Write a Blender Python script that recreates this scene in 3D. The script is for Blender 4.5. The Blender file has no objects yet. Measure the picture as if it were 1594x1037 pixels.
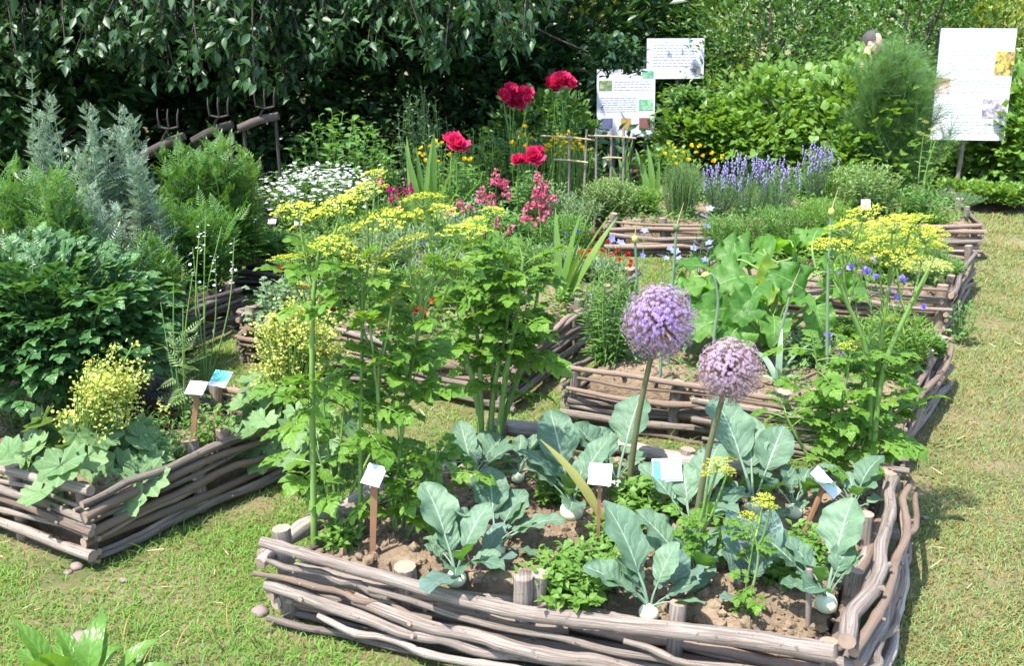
import bpy, math, numpy as np
from mathutils import Matrix, Vector
sc = bpy.context.scene
C = sc.collection
rs = np.random.RandomState(11)
PI = math.pi
# ------------------------------------------------------------------ camera
F, CH = 1550.0, 2.2
TH = math.atan((518.5 + 20) / F)
cam = bpy.data.cameras.new('camera'); cam_o = bpy.data.objects.new('camera', cam); C.objects.link(cam_o)
cam_o.location = (0, 0, CH); cam_o.rotation_euler = (PI / 2 - TH, 0, 0)
cam.sensor_width = 36; cam.lens = F / 1594 * 36; cam.clip_end = 2000; cam.clip_start = .05
cam.dof.use_dof = True; cam.dof.focus_distance = 4.4; cam.dof.aperture_fstop = 6.3
sc.camera = cam_o
# ------------------------------------------------------------------ sky, sun, exposure
SUN_EL, SUN_AZ = math.radians(65), math.radians(-38)     # azimuth: over the photographer's left shoulder
sun_dir = Vector((-math.cos(SUN_EL) * math.cos(SUN_AZ), math.cos(SUN_EL) * math.sin(SUN_AZ), math.sin(SUN_EL)))
w = bpy.data.worlds.new('World'); sc.world = w; w.use_nodes = True
nt = w.node_tree; bg = nt.nodes['Background']
sky = nt.nodes.new('ShaderNodeTexSky'); sky.sky_type = 'NISHITA'; sky.sun_disc = False
sky.sun_elevation = SUN_EL; sky.sun_rotation = math.atan2(sun_dir.x, sun_dir.y)
nt.links.new(sky.outputs[0], bg.inputs[0]); bg.inputs[1].default_value = 0.15
sl = bpy.data.lights.new('sun', 'SUN'); sl.energy = 3.3; sl.angle = math.radians(.53); sl.color = (1, .95, .87)
so = bpy.data.objects.new('sun', sl); C.objects.link(so); so.rotation_euler = sun_dir.to_track_quat('Z', 'Y').to_euler(); so.location = (-8, 2, 14)
sc.view_settings.view_transform = 'Standard'; sc.view_settings.look = 'None'; sc.view_settings.gamma = 1
sc.view_settings.use_curve_mapping = False; sc.view_settings.exposure = 1.88
sc.cycles.max_bounces = 6; sc.cycles.transmission_bounces = 4; sc.cycles.diffuse_bounces = 4; sc.cycles.glossy_bounces = 2

# ------------------------------------------------------------------ helpers
_c, _s = math.cos(TH), math.sin(TH)
def _ray(x, y):
    dx = (x - 797) / F; dy = (518.5 - y) / F
    return np.array([dx, _c + _s * dy, -_s + _c * dy])
def G(x, y, z=0.):                       # point of the plane at height z seen at that place of the photograph
    d = _ray(x, y); return d * ((z - CH) / d[2]) + np.array([0, 0, CH])
def A(x, y, Y):                          # point at distance Y
    d = _ray(x, y); return d * (Y / d[1]) + np.array([0, 0, CH])
def proj(P):
    P = np.asarray(P); zz = P[..., 2] - CH
    dep = P[..., 1] * _c - zz * _s; up = P[..., 1] * _s + zz * _c
    return 797 + F * P[..., 0] / dep, 518.5 - F * up / dep
def unit(v):
    v = np.asarray(v, float); return v / np.maximum(np.linalg.norm(v, axis=-1, keepdims=True), 1e-9)
def frames(D, roll=0.):                  # columns X, Y, Z with Y along D and Z as far up as it can be
    D = unit(np.atleast_2d(D)); n = len(D)
    up = np.tile([0., 0, 1], (n, 1)); bad = np.abs(D[:, 2]) > .98
    up[bad] = [0, -1, 0]
    X = unit(np.cross(D, up)); Z = np.cross(X, D)
    r = np.broadcast_to(np.asarray(roll, float), (n,))[:, None]
    X2 = X * np.cos(r) + Z * np.sin(r); Z2 = Z * np.cos(r) - X * np.sin(r)
    return np.stack([X2, D, Z2], axis=-1)
def scaled(M, s):
    s = np.asarray(s, float)
    return M * (s[:, None, None] if s.ndim == 1 else (s[:, None, :] if s.ndim == 2 else s))
def sph(az, el):
    az = np.asarray(az); el = np.asarray(el)
    return np.stack([np.cos(el) * np.cos(az), np.cos(el) * np.sin(az), np.sin(el) + 0 * az], axis=-1)
def crv(P, n):                           # Catmull-Rom through P
    P = np.asarray(P, float); P2 = np.vstack([2 * P[0] - P[1], P, 2 * P[-1] - P[-2]])
    m = len(P) - 1; t = np.linspace(0, m, n); i = np.minimum(t.astype(int), m - 1); f = (t - i)[:, None]
    a, b, c, d = P2[i], P2[i + 1], P2[i + 2], P2[i + 3]
    return .5 * (2 * b + (c - a) * f + (2 * a - 5 * b + 4 * c - d) * f ** 2 + (3 * b - a - 3 * c + d) * f ** 3)
def vnoise(P, scale, seed=0):            # smooth 2D noise 0..1
    r = np.random.RandomState(seed); T = r.rand(64, 64)
    q = np.asarray(P)[..., :2] / scale + 100.; i = np.floor(q).astype(int); f = q - i; f = f * f * (3 - 2 * f)
    g = lambda a, b: T[(i[..., 0] + a) % 64, (i[..., 1] + b) % 64]
    return (g(0, 0) * (1 - f[..., 0]) + g(1, 0) * f[..., 0]) * (1 - f[..., 1]) + (g(0, 1) * (1 - f[..., 0]) + g(1, 1) * f[..., 0]) * f[..., 1]

class T:                                 # template: verts, quads, tris, uv, material per face
    def __init__(s, V, Q=None, R=None, UV=None, mq=0, mr=None):
        s.V = np.asarray(V, float).reshape(-1, 3)
        s.Q = np.zeros((0, 4), int) if Q is None else np.asarray(Q, int).reshape(-1, 4)
        s.R = np.zeros((0, 3), int) if R is None else np.asarray(R, int).reshape(-1, 3)
        s.UV = np.zeros((len(s.V), 2)) if UV is None else np.asarray(UV, float)
        s.mq = np.full(len(s.Q), mq) if np.isscalar(mq) else np.asarray(mq)
        mr = mq if mr is None else mr
        s.mr = np.full(len(s.R), mr if np.isscalar(mr) else 0) if np.isscalar(mr) else np.asarray(mr)
class MB:
    def __init__(s): s.p = []; s.n = 0
    def add(s, t, M=None, P=None, mat=None):
        if M is None: M = np.eye(3)[None]
        if P is None: P = np.zeros((1, 3))
        M = np.asarray(M); P = np.atleast_2d(P)
        if M.ndim == 2: M = M[None]
        n = max(len(M), len(P)); M = np.broadcast_to(M, (n, 3, 3)); P = np.broadcast_to(P, (n, 3))
        if n == 0: return s
        V = np.einsum('nij,vj->nvi', M, t.V) + P[:, None, :]
        off = (np.arange(n) * len(t.V) + s.n)[:, None, None]
        s.p.append((V.reshape(-1, 3), (t.Q[None] + off).reshape(-1, 4), (t.R[None] + off).reshape(-1, 3), np.tile(t.UV, (n, 1)),
                    np.tile(t.mq if mat is None else np.full(len(t.Q), mat), n), np.tile(t.mr if mat is None else np.full(len(t.R), mat), n)))
        s.n += n * len(t.V); return s
    def tpl(s):
        c = lambda k: np.concatenate([q[k] for q in s.p])
        return T(c(0), c(1), c(2), c(3), c(4), c(5))
    def mesh(s, name, mats, smooth=True):
        t = s.tpl(); me = bpy.data.meshes.new(name); nq, nr = len(t.Q), len(t.R)
        me.vertices.add(len(t.V)); me.loops.add(nq * 4 + nr * 3); me.polygons.add(nq + nr)
        me.vertices.foreach_set('co', t.V.astype(np.float32).ravel())
        li = np.concatenate([t.Q.ravel(), t.R.ravel()]).astype(np.int32)
        me.loops.foreach_set('vertex_index', li)
        me.polygons.foreach_set('loop_start', np.concatenate([np.arange(nq) * 4, nq * 4 + np.arange(nr) * 3]).astype(np.int32))
        me.polygons.foreach_set('material_index', np.concatenate([t.mq, t.mr]).astype(np.int32))
        me.polygons.foreach_set('use_smooth', np.full(nq + nr, smooth))
        uv = me.uv_layers.new(name='UVMap'); uv.data.foreach_set('uv', t.UV[li].astype(np.float32).ravel())
        for m in (mats if isinstance(mats, (list, tuple)) else [mats]): me.materials.append(m)
        me.update(calc_edges=True); return me
    def obj(s, name, mats, parent=None, smooth=True, stuff=False, loc=(0, 0, 0)):
        return mk(name, s.mesh(name, mats, smooth), parent, stuff, loc)
def mk(name, me, parent=None, stuff=False, loc=(0, 0, 0), M=None, label=None):
    o = bpy.data.objects.new(name, me); C.objects.link(o)
    if parent is not None: o.parent = parent
    if M is not None:
        m = Matrix(np.asarray(M).tolist()).to_4x4(); m.translation = Vector(list(loc)); o.matrix_basis = m
    else: o.location = loc
    if stuff: o['kind'] = 'stuff'
    if label: o['label'] = label
    return o
def thing(name, label, cat, loc=(0, 0, 0), group=None):
    o = bpy.data.objects.new(name, None); C.objects.link(o); o.empty_display_size = .1
    o.location = loc; o['label'] = label; o['category'] = cat
    if group: o['group'] = group
    return o
def tag(o, label, cat, group=None):
    o['label'] = label; o['category'] = cat
    if group: o['group'] = group
    return o
def struct(o): o['kind'] = 'structure'; return o
def tube(P, r, n=6, caps=True, mat=0, capmat=None):
    P = np.asarray(P, float); m = len(P); r = np.broadcast_to(np.asarray(r, float), (m,))
    D = np.gradient(P, axis=0); Fm = frames(D)
    # keep the frame from spinning
    X = Fm[:, :, 0].copy(); D = unit(D)
    for i in range(1, m):
        x = X[i - 1] - D[i] * np.dot(X[i - 1], D[i]); X[i] = unit(x)
    Z = np.cross(X, D)
    a = np.arange(n) * 2 * PI / n
    V = P[:, None] + r[:, None, None] * (np.cos(a)[None, :, None] * X[:, None] + np.sin(a)[None, :, None] * Z[:, None])
    L = np.concatenate([[0], np.cumsum(np.linalg.norm(np.diff(P, axis=0), axis=1))])
    UV = np.stack(np.broadcast_arrays(L[:, None], np.abs(a / PI - 1)[None, :]), -1).reshape(-1, 2)
    i, j = np.meshgrid(np.arange(m - 1), np.arange(n), indexing='ij'); j2 = (j + 1) % n
    Q = np.stack([i * n + j, (i + 1) * n + j, (i + 1) * n + j2, i * n + j2], -1).reshape(-1, 4)
    V = V.reshape(-1, 3)
    if not caps: return T(V, Q, None, UV, mat)
    V = np.vstack([V, P[:1], P[-1:], V[:n], V[-n:]]); k = m * n
    UV = np.vstack([UV, [[0, 0], [0, 0]], UV[:n] * 0 + np.stack([np.cos(a), np.sin(a)], -1) * .5, np.stack([np.cos(a), np.sin(a)], -1) * .5])
    jj = np.arange(n); j3 = (jj + 1) % n
    R = np.vstack([np.stack([0 * jj + k, k + 2 + jj, k + 2 + j3], -1), np.stack([0 * jj + k + 1, k + 2 + n + j3, k + 2 + n + jj], -1)])
    return T(V, Q, R, UV, mat, mat if capmat is None else capmat)
def box(sx, sy, sz, c=(0, 0, 0)):
    v = np.array([[x, y, z] for z in (-.5, .5) for y in (-.5, .5) for x in (-.5, .5)]) * [sx, sy, sz] + np.asarray(c)
    return T(v, [[0, 2, 3, 1], [4, 5, 7, 6], [0, 1, 5, 4], [2, 6, 7, 3], [0, 4, 6, 2], [1, 3, 7, 5]])
def ico(sub=0, jit=0., seed=0):
    p = (1 + 5 ** .5) / 2
    V = [(-1, p, 0), (1, p, 0), (-1, -p, 0), (1, -p, 0), (0, -1, p), (0, 1, p), (0, -1, -p), (0, 1, -p), (p, 0, -1), (p, 0, 1), (-p, 0, -1), (-p, 0, 1)]
    R = [(0, 11, 5), (0, 5, 1), (0, 1, 7), (0, 7, 10), (0, 10, 11), (1, 5, 9), (5, 11, 4), (11, 10, 2), (10, 7, 6), (7, 1, 8), (3, 9, 4), (3, 4, 2), (3, 2, 6), (3, 6, 8), (3, 8, 9), (4, 9, 5), (2, 4, 11), (6, 2, 10), (8, 6, 7), (9, 8, 1)]
    V = [unit(v) for v in V]
    for _ in range(sub):
        mid = {}; R2 = []
        def m(a, b):
            k = (min(a, b), max(a, b))
            if k not in mid: mid[k] = len(V); V.append(unit(np.array(V[a]) + V[b]))
            return mid[k]
        for a, b, c in R:
            x, y, z = m(a, b), m(b, c), m(c, a); R2 += [(a, x, z), (b, y, x), (c, z, y), (x, y, z)]
        R = R2
    V = np.array(V); r = np.random.RandomState(seed)
    return T(V * (1 + jit * (r.rand(len(V), 1) - .5)), None, R)

# ---- leaf templates: base at origin, along +Y, face up +Z
def blade(nt, nx, wf, L=1., W=.5, fold=.2, curl=.3, wave=0., wfreq=3., ph=0., y0=0., twist=0., mat=0):
    t = np.linspace(0, 1, nt + 1); u = np.linspace(-1, 1, nx); w_ = np.interp(t, np.linspace(0, 1, len(wf)), wf) * W / 2
    Tm, U = np.meshgrid(t, u, indexing='ij'); X = U * w_[:, None]
    ang = curl * Tm * 1.2
    Y = y0 + L * np.where(np.abs(ang) > 1e-4, np.sin(ang) / np.maximum(np.abs(curl) * 1.2, 1e-4) * np.sign(curl + 1e-12), Tm)
    Z = fold * np.abs(X) - L * np.where(np.abs(ang) > 1e-4, (1 - np.cos(ang)) / (curl * 1.2 + 1e-12), 0) + wave * np.abs(U) ** 2 * np.sin(2 * PI * wfreq * Tm + ph + np.sign(U) * 1.3)
    if twist: 
        a = twist * Tm; X, Z = X * np.cos(a) - Z * np.sin(a) * 0 , Z + X * np.sin(a)
    V = np.stack([X, Y, Z], -1).reshape(-1, 3); UV = np.stack([(U + 1) / 2, Tm], -1).reshape(-1, 2)
    i, j = np.meshgrid(np.arange(nt), np.arange(nx - 1), indexing='ij')
    return T(V, np.stack([i * nx + j, i * nx + j + 1, (i + 1) * nx + j + 1, (i + 1) * nx + j], -1).reshape(-1, 4), None, UV, mat)
def small_leaf(L=1., W=.4, fold=.3, droop=.15):
    V = [[0, 0, 0], [-W / 2, L * .45, fold * W / 2], [0, L * .5, -droop * .3 * L], [W / 2, L * .45, fold * W / 2], [0, L, -droop * L]]
    return T(V, None, [[0, 2, 1], [0, 3, 2], [1, 2, 4], [2, 3, 4]], [[.5, 0], [0, .45], [.5, .5], [1, .45], [.5, 1]])
LANC = [.05, .55, .95, 1., .8, .45, 0.02]
OVAL = [.08, .7, 1., .98, .75, .4, .02]
TOOTH = [.04, .12, .3, .8, .58, 1., .66, .82, .34, .4, 0]
def pinnate(npair, L, lw, ll, W=.4, lf=small_leaf, tip=True, mat=0, stalk=.25, up=.25, taper=.5):
    b = MB(); b.add(T([[-.01 * L, 0, 0], [.01 * L, 0, 0], [0, L * .95, 0]], None, [[0, 1, 2]], None, mat))
    lt = small_leaf(ll, lw, .2, .1) if lf is small_leaf else lf
    for k in range(npair):
        f = k / max(npair - 1, 1); y = L * (stalk + (.9 - stalk) * f); s = 1 - taper * f * f
        for sg in (-1, 1):
            d = unit([sg * 1., .55 + .5 * f, up]); b.add(lt, scaled(frames(d), np.array([s])), [[0, y, 0]])
    if tip: b.add(lt, scaled(frames([0, 1, 0.]), np.array([.85])), [[0, L * .9, 0]])
    return b.tpl()
# ------------------------------------------------------------------ materials
def newmat(name):
    m = bpy.data.materials.new(name); m.use_nodes = True; n = m.node_tree.nodes; n.clear()
    return m, n, m.node_tree.links
def rnd_node(n, l):
    g = n.new('ShaderNodeNewGeometry'); oi = n.new('ShaderNodeObjectInfo')
    a = n.new('ShaderNodeMath'); a.operation = 'ADD'; l.new(g.outputs['Random Per Island'], a.inputs[0]); l.new(oi.outputs['Random'], a.inputs[1])
    f = n.new('ShaderNodeMath'); f.operation = 'FRACT'; l.new(a.outputs[0], f.inputs[0]); return f.outputs[0]
def mathn(n, l, op, a, b=None, c=None):
    m = n.new('ShaderNodeMath'); m.operation = op
    for i, x in enumerate((a, b, c)):
        if x is None: continue
        if isinstance(x, (int, float)): m.inputs[i].default_value = x
        else: l.new(x, m.inputs[i])
    return m.outputs[0]
def mixc(n, l, f, a, b, mode='MIX'):
    m = n.new('ShaderNodeMix'); m.data_type = 'RGBA'; m.blend_type = mode
    for i, x in ((0, f), (6, a), (7, b)):
        if isinstance(x, (int, float)): m.inputs[i].default_value = x
        elif isinstance(x, (tuple, list)): m.inputs[i].default_value = (*x, 1)
        else: l.new(x, m.inputs[i])
    return m.outputs[2]
def noise(n, l, scale, detail=3, vec=None, rough=.55):
    t = n.new('ShaderNodeTexNoise'); t.inputs['Scale'].default_value = scale; t.inputs['Detail'].default_value = detail; t.inputs['Roughness'].default_value = rough
    if vec is not None: l.new(vec, t.inputs['Vector'])
    return t.outputs['Fac']
def ramp(n, l, f, stops):
    r = n.new('ShaderNodeValToRGB'); e = r.color_ramp.elements
    for i, (p, c) in enumerate(stops):
        x = e[i] if i < 2 else e.new(p)
        x.position = p; x.color = (*c, 1)
    l.new(f, r.inputs[0]); return r.outputs[0]
def leafmat(name, c1, c2, trans=.38, rough=.5, spec=.35, vein=0, veincol=(.5, .6, .45), glow=(1.5, 1.35, .55), blotch=.35, nside=6, under=None, vw=.035, dead=0, deadcol=(.28, .2, .07), radial=False):
    m, n, l = newmat(name); out = n.new('ShaderNodeOutputMaterial')
    r = rnd_node(n, l); col = mixc(n, l, r, c1, c2)
    tc = n.new('ShaderNodeTexCoord')
    nz = noise(n, l, 9, 2, tc.outputs['Object'])
    col = mixc(n, l, mathn(n, l, 'MULTIPLY', mathn(n, l, 'SUBTRACT', nz, .25), blotch * 2), col, tuple(x * .55 for x in c1))
    if dead:
        col = mixc(n, l, mathn(n, l, 'GREATER_THAN', mathn(n, l, 'FRACT', mathn(n, l, 'MULTIPLY', r, 17.3)), 1 - dead), col, deadcol)
    bump = None
    if vein:
        uv = n.new('ShaderNodeSeparateXYZ'); l.new(tc.outputs['UV'], uv.inputs[0])
        wob = mathn(n, l, 'MULTIPLY', mathn(n, l, 'SUBTRACT', noise(n, l, 4., 2, tc.outputs['UV']), .5), .22)
        u = mathn(n, l, 'ABSOLUTE', mathn(n, l, 'SUBTRACT', mathn(n, l, 'MULTIPLY', uv.outputs[0], 2.), 1.)); v = mathn(n, l, 'ADD', uv.outputs[1], wob)
        mid = mathn(n, l, 'LESS_THAN', u, mathn(n, l, 'MULTIPLY', mathn(n, l, 'SUBTRACT', 1.25, v), vw))
        s = mathn(n, l, 'FRACT', mathn(n, l, 'SUBTRACT', mathn(n, l, 'MULTIPLY', v, nside), mathn(n, l, 'MULTIPLY', u, 1.7)))
        s2 = mathn(n, l, 'ABSOLUTE', mathn(n, l, 'SUBTRACT', s, .5))
        sv = mathn(n, l, 'MULTIPLY', mathn(n, l, 'GREATER_THAN', s2, mathn(n, l, 'ADD', .462, mathn(n, l, 'MULTIPLY', u, .03))), mathn(n, l, 'LESS_THAN', u, .85))
        if radial:
            ang = mathn(n, l, 'ARCTAN2', mathn(n, l, 'SUBTRACT', uv.outputs[0], .5), mathn(n, l, 'SUBTRACT', uv.outputs[1], .5)); s = mathn(n, l, 'FRACT', mathn(n, l, 'ADD', mathn(n, l, 'MULTIPLY', ang, 9 / (2 * PI * .93)), .0)); s2 = mathn(n, l, 'ABSOLUTE', mathn(n, l, 'SUBTRACT', s, .5)); sv = mathn(n, l, 'GREATER_THAN', s2, .455); mid = 0.
        f = mathn(n, l, 'MAXIMUM', mid, mathn(n, l, 'MULTIPLY', sv, .55))
        f = mathn(n, l, 'MULTIPLY', f, vein)
        col = mixc(n, l, f, col, veincol)
        b = n.new('ShaderNodeBump'); b.inputs['Strength'].default_value = .5; b.inputs['Distance'].default_value = .004
        l.new(mathn(n, l, 'SUBTRACT', mathn(n, l, 'MULTIPLY', s2, -1.6), f), b.inputs['Height']); bump = b.outputs[0]
    if under is not None:
        g = n.new('ShaderNodeNewGeometry'); col = mixc(n, l, g.outputs['Backfacing'], col, under)
    p = n.new('ShaderNodeBsdfPrincipled'); l.new(col, p.inputs['Base Color']); p.inputs['Roughness'].default_value = rough; p.inputs['Specular IOR Level'].default_value = spec
    if bump is not None: l.new(bump, p.inputs['Normal'])
    if trans:
        t = n.new('ShaderNodeBsdfTranslucent'); l.new(mixc(n, l, 1., col, tuple(min(g, 4) for g in glow), 'MULTIPLY'), t.inputs[0])
        x = n.new('ShaderNodeMixShader'); x.inputs[0].default_value = trans; l.new(p.outputs[0], x.inputs[1]); l.new(t.outputs[0], x.inputs[2]); l.new(x.outputs[0], out.inputs[0])
    else: l.new(p.outputs[0], out.inputs[0])
    return m
def plain(name, col, rough=.6, spec=.3, var=.25, nscale=12, bump=.0):
    m, n, l = newmat(name); out = n.new('ShaderNodeOutputMaterial'); p = n.new('ShaderNodeBsdfPrincipled')
    tc = n.new('ShaderNodeTexCoord'); nz = noise(n, l, nscale, 3, tc.outputs['Object'])
    c = mixc(n, l, nz, tuple(x * (1 - var) for x in col), tuple(min(1, x * (1 + var)) for x in col)); l.new(c, p.inputs['Base Color'])
    p.inputs['Roughness'].default_value = rough; p.inputs['Specular IOR Level'].default_value = spec
    if bump:
        b = n.new('ShaderNodeBump'); b.inputs['Strength'].default_value = bump; b.inputs['Distance'].default_value = .01; l.new(nz, b.inputs['Height']); l.new(b.outputs[0], p.inputs['Normal'])
    l.new(p.outputs[0], out.inputs[0]); return m
def barkmat(name, dark, light, red=None, contrast=1.):
    m, n, l = newmat(name); out = n.new('ShaderNodeOutputMaterial'); p = n.new('ShaderNodeBsdfPrincipled')
    tc = n.new('ShaderNodeTexCoord'); mp = n.new('ShaderNodeMapping'); mp.inputs['Scale'].default_value = (3., 7., 1); l.new(tc.outputs['UV'], mp.inputs[0])
    oi = n.new('ShaderNodeObjectInfo')
    av = n.new('ShaderNodeVectorMath'); av.operation = 'ADD'; l.new(mp.outputs[0], av.inputs[0])
    cx = n.new('ShaderNodeCombineXYZ'); l.new(mathn(n, l, 'MULTIPLY', oi.outputs['Random'], 50), cx.inputs[2]); l.new(cx.outputs[0], av.inputs[1])
    n1 = noise(n, l, 1.6, 5, av.outputs[0], .65)
    mp2 = n.new('ShaderNodeMapping'); mp2.inputs['Scale'].default_value = (1.2, 16., 1); l.new(tc.outputs['UV'], mp2.inputs[0])
    n2 = noise(n, l, 3., 4, mp2.outputs[0], .7)
    n3 = noise(n, l, 35, 2, tc.outputs['Object'])
    c = mixc(n, l, mathn(n, l, 'MULTIPLY', mathn(n, l, 'SUBTRACT', n1, .33), 2.6 * contrast), dark, light)
    crack = mathn(n, l, 'GREATER_THAN', mathn(n, l, 'SUBTRACT', n2, .6), 0.)
    c = mixc(n, l, mathn(n, l, 'MULTIPLY', crack, .55), c, tuple(x * .35 for x in dark))
    c = mixc(n, l, mathn(n, l, 'MULTIPLY', mathn(n, l, 'GREATER_THAN', n3, .68), .5), c, tuple(x * .5 for x in dark))
    if red: c = mixc(n, l, mathn(n, l, 'MULTIPLY', mathn(n, l, 'GREATER_THAN', oi.outputs['Random'], .62), .75), c, red)
    # each stick a little lighter or darker
    c = mixc(n, l, 1., c, n_gray(n, l, mathn(n, l, 'ADD', mathn(n, l, 'MULTIPLY', mathn(n, l, 'FRACT', mathn(n, l, 'MULTIPLY', oi.outputs['Random'], 7.7)), .55), .68)), 'MULTIPLY')
    l.new(c, p.inputs['Base Color']); p.inputs['Roughness'].default_value = .8; p.inputs['Specular IOR Level'].default_value = .2
    b = n.new('ShaderNodeBump'); b.inputs['Strength'].default_value = .75; b.inputs['Distance'].default_value = .006
    l.new(mathn(n, l, 'ADD', mathn(n, l, 'ADD', n1, n2), mathn(n, l, 'MULTIPLY', n3, .4)), b.inputs['Height']); l.new(b.outputs[0], p.inputs['Normal']); l.new(p.outputs[0], out.inputs[0]); return m
def n_gray(n, l, f):
    c = n.new('ShaderNodeCombineColor')
    for i in range(3): l.new(f, c.inputs[i])
    return c.outputs[0]
def soilmat(name, c1, c2):
    m, n, l = newmat(name); out = n.new('ShaderNodeOutputMaterial'); p = n.new('ShaderNodeBsdfPrincipled'); tc = n.new('ShaderNodeTexCoord')
    a = noise(n, l, 3, 5, tc.outputs['Object'], .7); b_ = noise(n, l, 40, 4, tc.outputs['Object'], .7)
    c = mixc(n, l, mathn(n, l, 'MULTIPLY', mathn(n, l, 'SUBTRACT', a, .3), 2.2), c1, c2)
    c = mixc(n, l, mathn(n, l, 'MULTIPLY', mathn(n, l, 'SUBTRACT', b_, .4), 1.3), c, tuple(x * .5 for x in c1))
    l.new(c, p.inputs['Base Color']); p.inputs['Roughness'].default_value = .95; p.inputs['Specular IOR Level'].default_value = .1
    b = n.new('ShaderNodeBump'); b.inputs['Strength'].default_value = .9; b.inputs['Distance'].default_value = .02
    l.new(b_, b.inputs['Height']); l.new(b.outputs[0], p.inputs['Normal']); l.new(p.outputs[0], out.inputs[0]); return m

SOIL = soilmat('soil', (.13, .093, .062), (.315, .24, .165))
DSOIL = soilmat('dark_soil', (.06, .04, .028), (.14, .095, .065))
BARK = barkmat('grey_bark', (.105, .08, .062), (.36, .305, .26), red=(.215, .15, .11))
BARKB = barkmat('old_log_bark', (.15, .115, .092), (.47, .405, .355))
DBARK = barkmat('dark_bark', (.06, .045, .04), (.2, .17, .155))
TBARK = barkmat('tree_bark', (.04, .03, .025), (.12, .1, .085))
CUT = plain('cut_wood', (.27, .2, .155), .8, .2, .35, 30)
STAKE = plain('stake_wood', (.25, .135, .075), .75, .2, .35, 14)
GSTAKE = plain('grey_stake_wood', (.22, .18, .155), .8, .2, .35, 14)
# ground under the grass: dry earth showing through thin turf
def groundmat():
    m, n, l = newmat('lawn_earth'); out = n.new('ShaderNodeOutputMaterial'); p = n.new('ShaderNodeBsdfPrincipled'); tc = n.new('ShaderNodeTexCoord')
    a = noise(n, l, 2.2, 5, tc.outputs['Object'], .65); b_ = noise(n, l, 140, 6, tc.outputs['Object'], .8); d = noise(n, l, 14, 6, tc.outputs['Object'], .7)
    c = ramp(n, l, a, [(.36, (.085, .12, .033)), (.56, (.22, .185, .1)), (.68, (.29, .215, .15))])
    c = mixc(n, l, mathn(n, l, 'MULTIPLY', mathn(n, l, 'SUBTRACT', b_, .4), 2.6), c, (.07, .07, .025)); c = mixc(n, l, mathn(n, l, 'MULTIPLY', mathn(n, l, 'SUBTRACT', d, .42), 1.5), c, (.22, .19, .1))
    l.new(c, p.inputs['Base Color']); p.inputs['Roughness'].default_value = .95; p.inputs['Specular IOR Level'].default_value = .1
    b = n.new('ShaderNodeBump'); b.inputs['Strength'].default_value = .8; b.inputs['Distance'].default_value = .015; l.new(b_, b.inputs['Height']); l.new(b.outputs[0], p.inputs['Normal'])
    l.new(p.outputs[0], out.inputs[0]); return m
LM = leafmat
M_GRASS = LM('lawn_grass', (.11, .26, .035), (.22, .35, .075), .34, .6, .2, dead=.09)
M_GRASS3 = LM('dry_lawn_grass', (.16, .25, .08), (.28, .35, .15), .32, .65, .15, dead=.27)
M_GRASS2 = LM('rough_grass', (.09, .18, .04), (.17, .25, .07), .3, .6, .2, dead=.08)
M_LOV = LM('lovage_leaf', (.10, .235, .026), (.17, .32, .045), .46, .42, .4, vein=.35, veincol=(.2, .34, .1))
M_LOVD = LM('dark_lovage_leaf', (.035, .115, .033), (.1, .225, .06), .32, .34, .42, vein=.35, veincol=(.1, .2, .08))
M_STEM = LM('green_stem', (.13, .24, .055), (.19, .3, .08), 0, .45, .3)
M_PSTEM = LM('purple_stem', (.10, .03, .08), (.15, .06, .11), 0, .4, .4)
M_KOHL = LM('kohlrabi_leaf', (.085, .16, .1), (.17, .27, .17), .25, .55, .3, vein=.65, veincol=(.4, .5, .38), glow=(1.2, 1.5, .28), blotch=.45, vw=.045, under=(.13, .24, .06))
M_KOHLP = LM('purple_kohlrabi_leaf', (.105, .18, .15), (.15, .24, .18), .25, .5, .35, vein=.7, veincol=(.26, .2, .28), glow=(1.2, 1.5, .28), blotch=.3, vw=.05)
M_BULB = plain('kohlrabi_bulb', (.55, .62, .42), .45, .4, .12, 8)
M_ALCH = LM('lady_mantle_leaf', (.12, .22, .085), (.2, .33, .13), .32, .55, .3, blotch=.5, vein=.8, veincol=(.28, .4, .2), radial=True)
M_YG = LM('yellow_green_flower', (.4, .46, .09), (.52, .56, .17), .3, .6, .2, blotch=.15)
M_YEL = LM('yellow_flower', (.37, .42, .03), (.52, .54, .07), .3, .6, .2, blotch=.15, glow=(1.1, 1.1, .6))
M_GOLD = LM('golden_flower', (.68, .47, .01), (.8, .6, .03), .3, .6, .2, blotch=.1, glow=(1.1, 1.1, .6))
M_ARTE = LM('silver_wormwood_leaf', (.16, .25, .165), (.31, .4, .3), .25, .65, .2, glow=(1.2, 1.3, .8))
M_TANS = LM('tansy_leaf', (.06, .17, .03), (.12, .26, .055), .38, .5, .35)
M_MID = LM('mid_green_leaf', (.075, .19, .038), (.14, .28, .07), .36, .5, .35)
M_FRESH = LM('fresh_green_leaf', (.10, .22, .032), (.165, .30, .06), .4, .5, .35)
M_PALE = LM('pale_green_leaf', (.14, .24, .08), (.22, .32, .13), .36, .55, .3)
M_GREY = LM('grey_green_leaf', (.14, .24, .13), (.23, .33, .2), .3, .6, .25)
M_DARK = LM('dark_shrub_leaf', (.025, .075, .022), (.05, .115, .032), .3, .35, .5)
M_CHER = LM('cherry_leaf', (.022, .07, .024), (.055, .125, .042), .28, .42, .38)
M_HEDGE = LM('hedge_leaf', (.06, .155, .03), (.12, .235, .055), .36, .38, .5)
M_HOP = LM('hop_leaf', (.11, .24, .035), (.19, .33, .07), .42, .45, .4)
M_YBUSH = LM('golden_shrub_leaf', (.24, .3, .04), (.36, .38, .08), .4, .5, .3)
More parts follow.
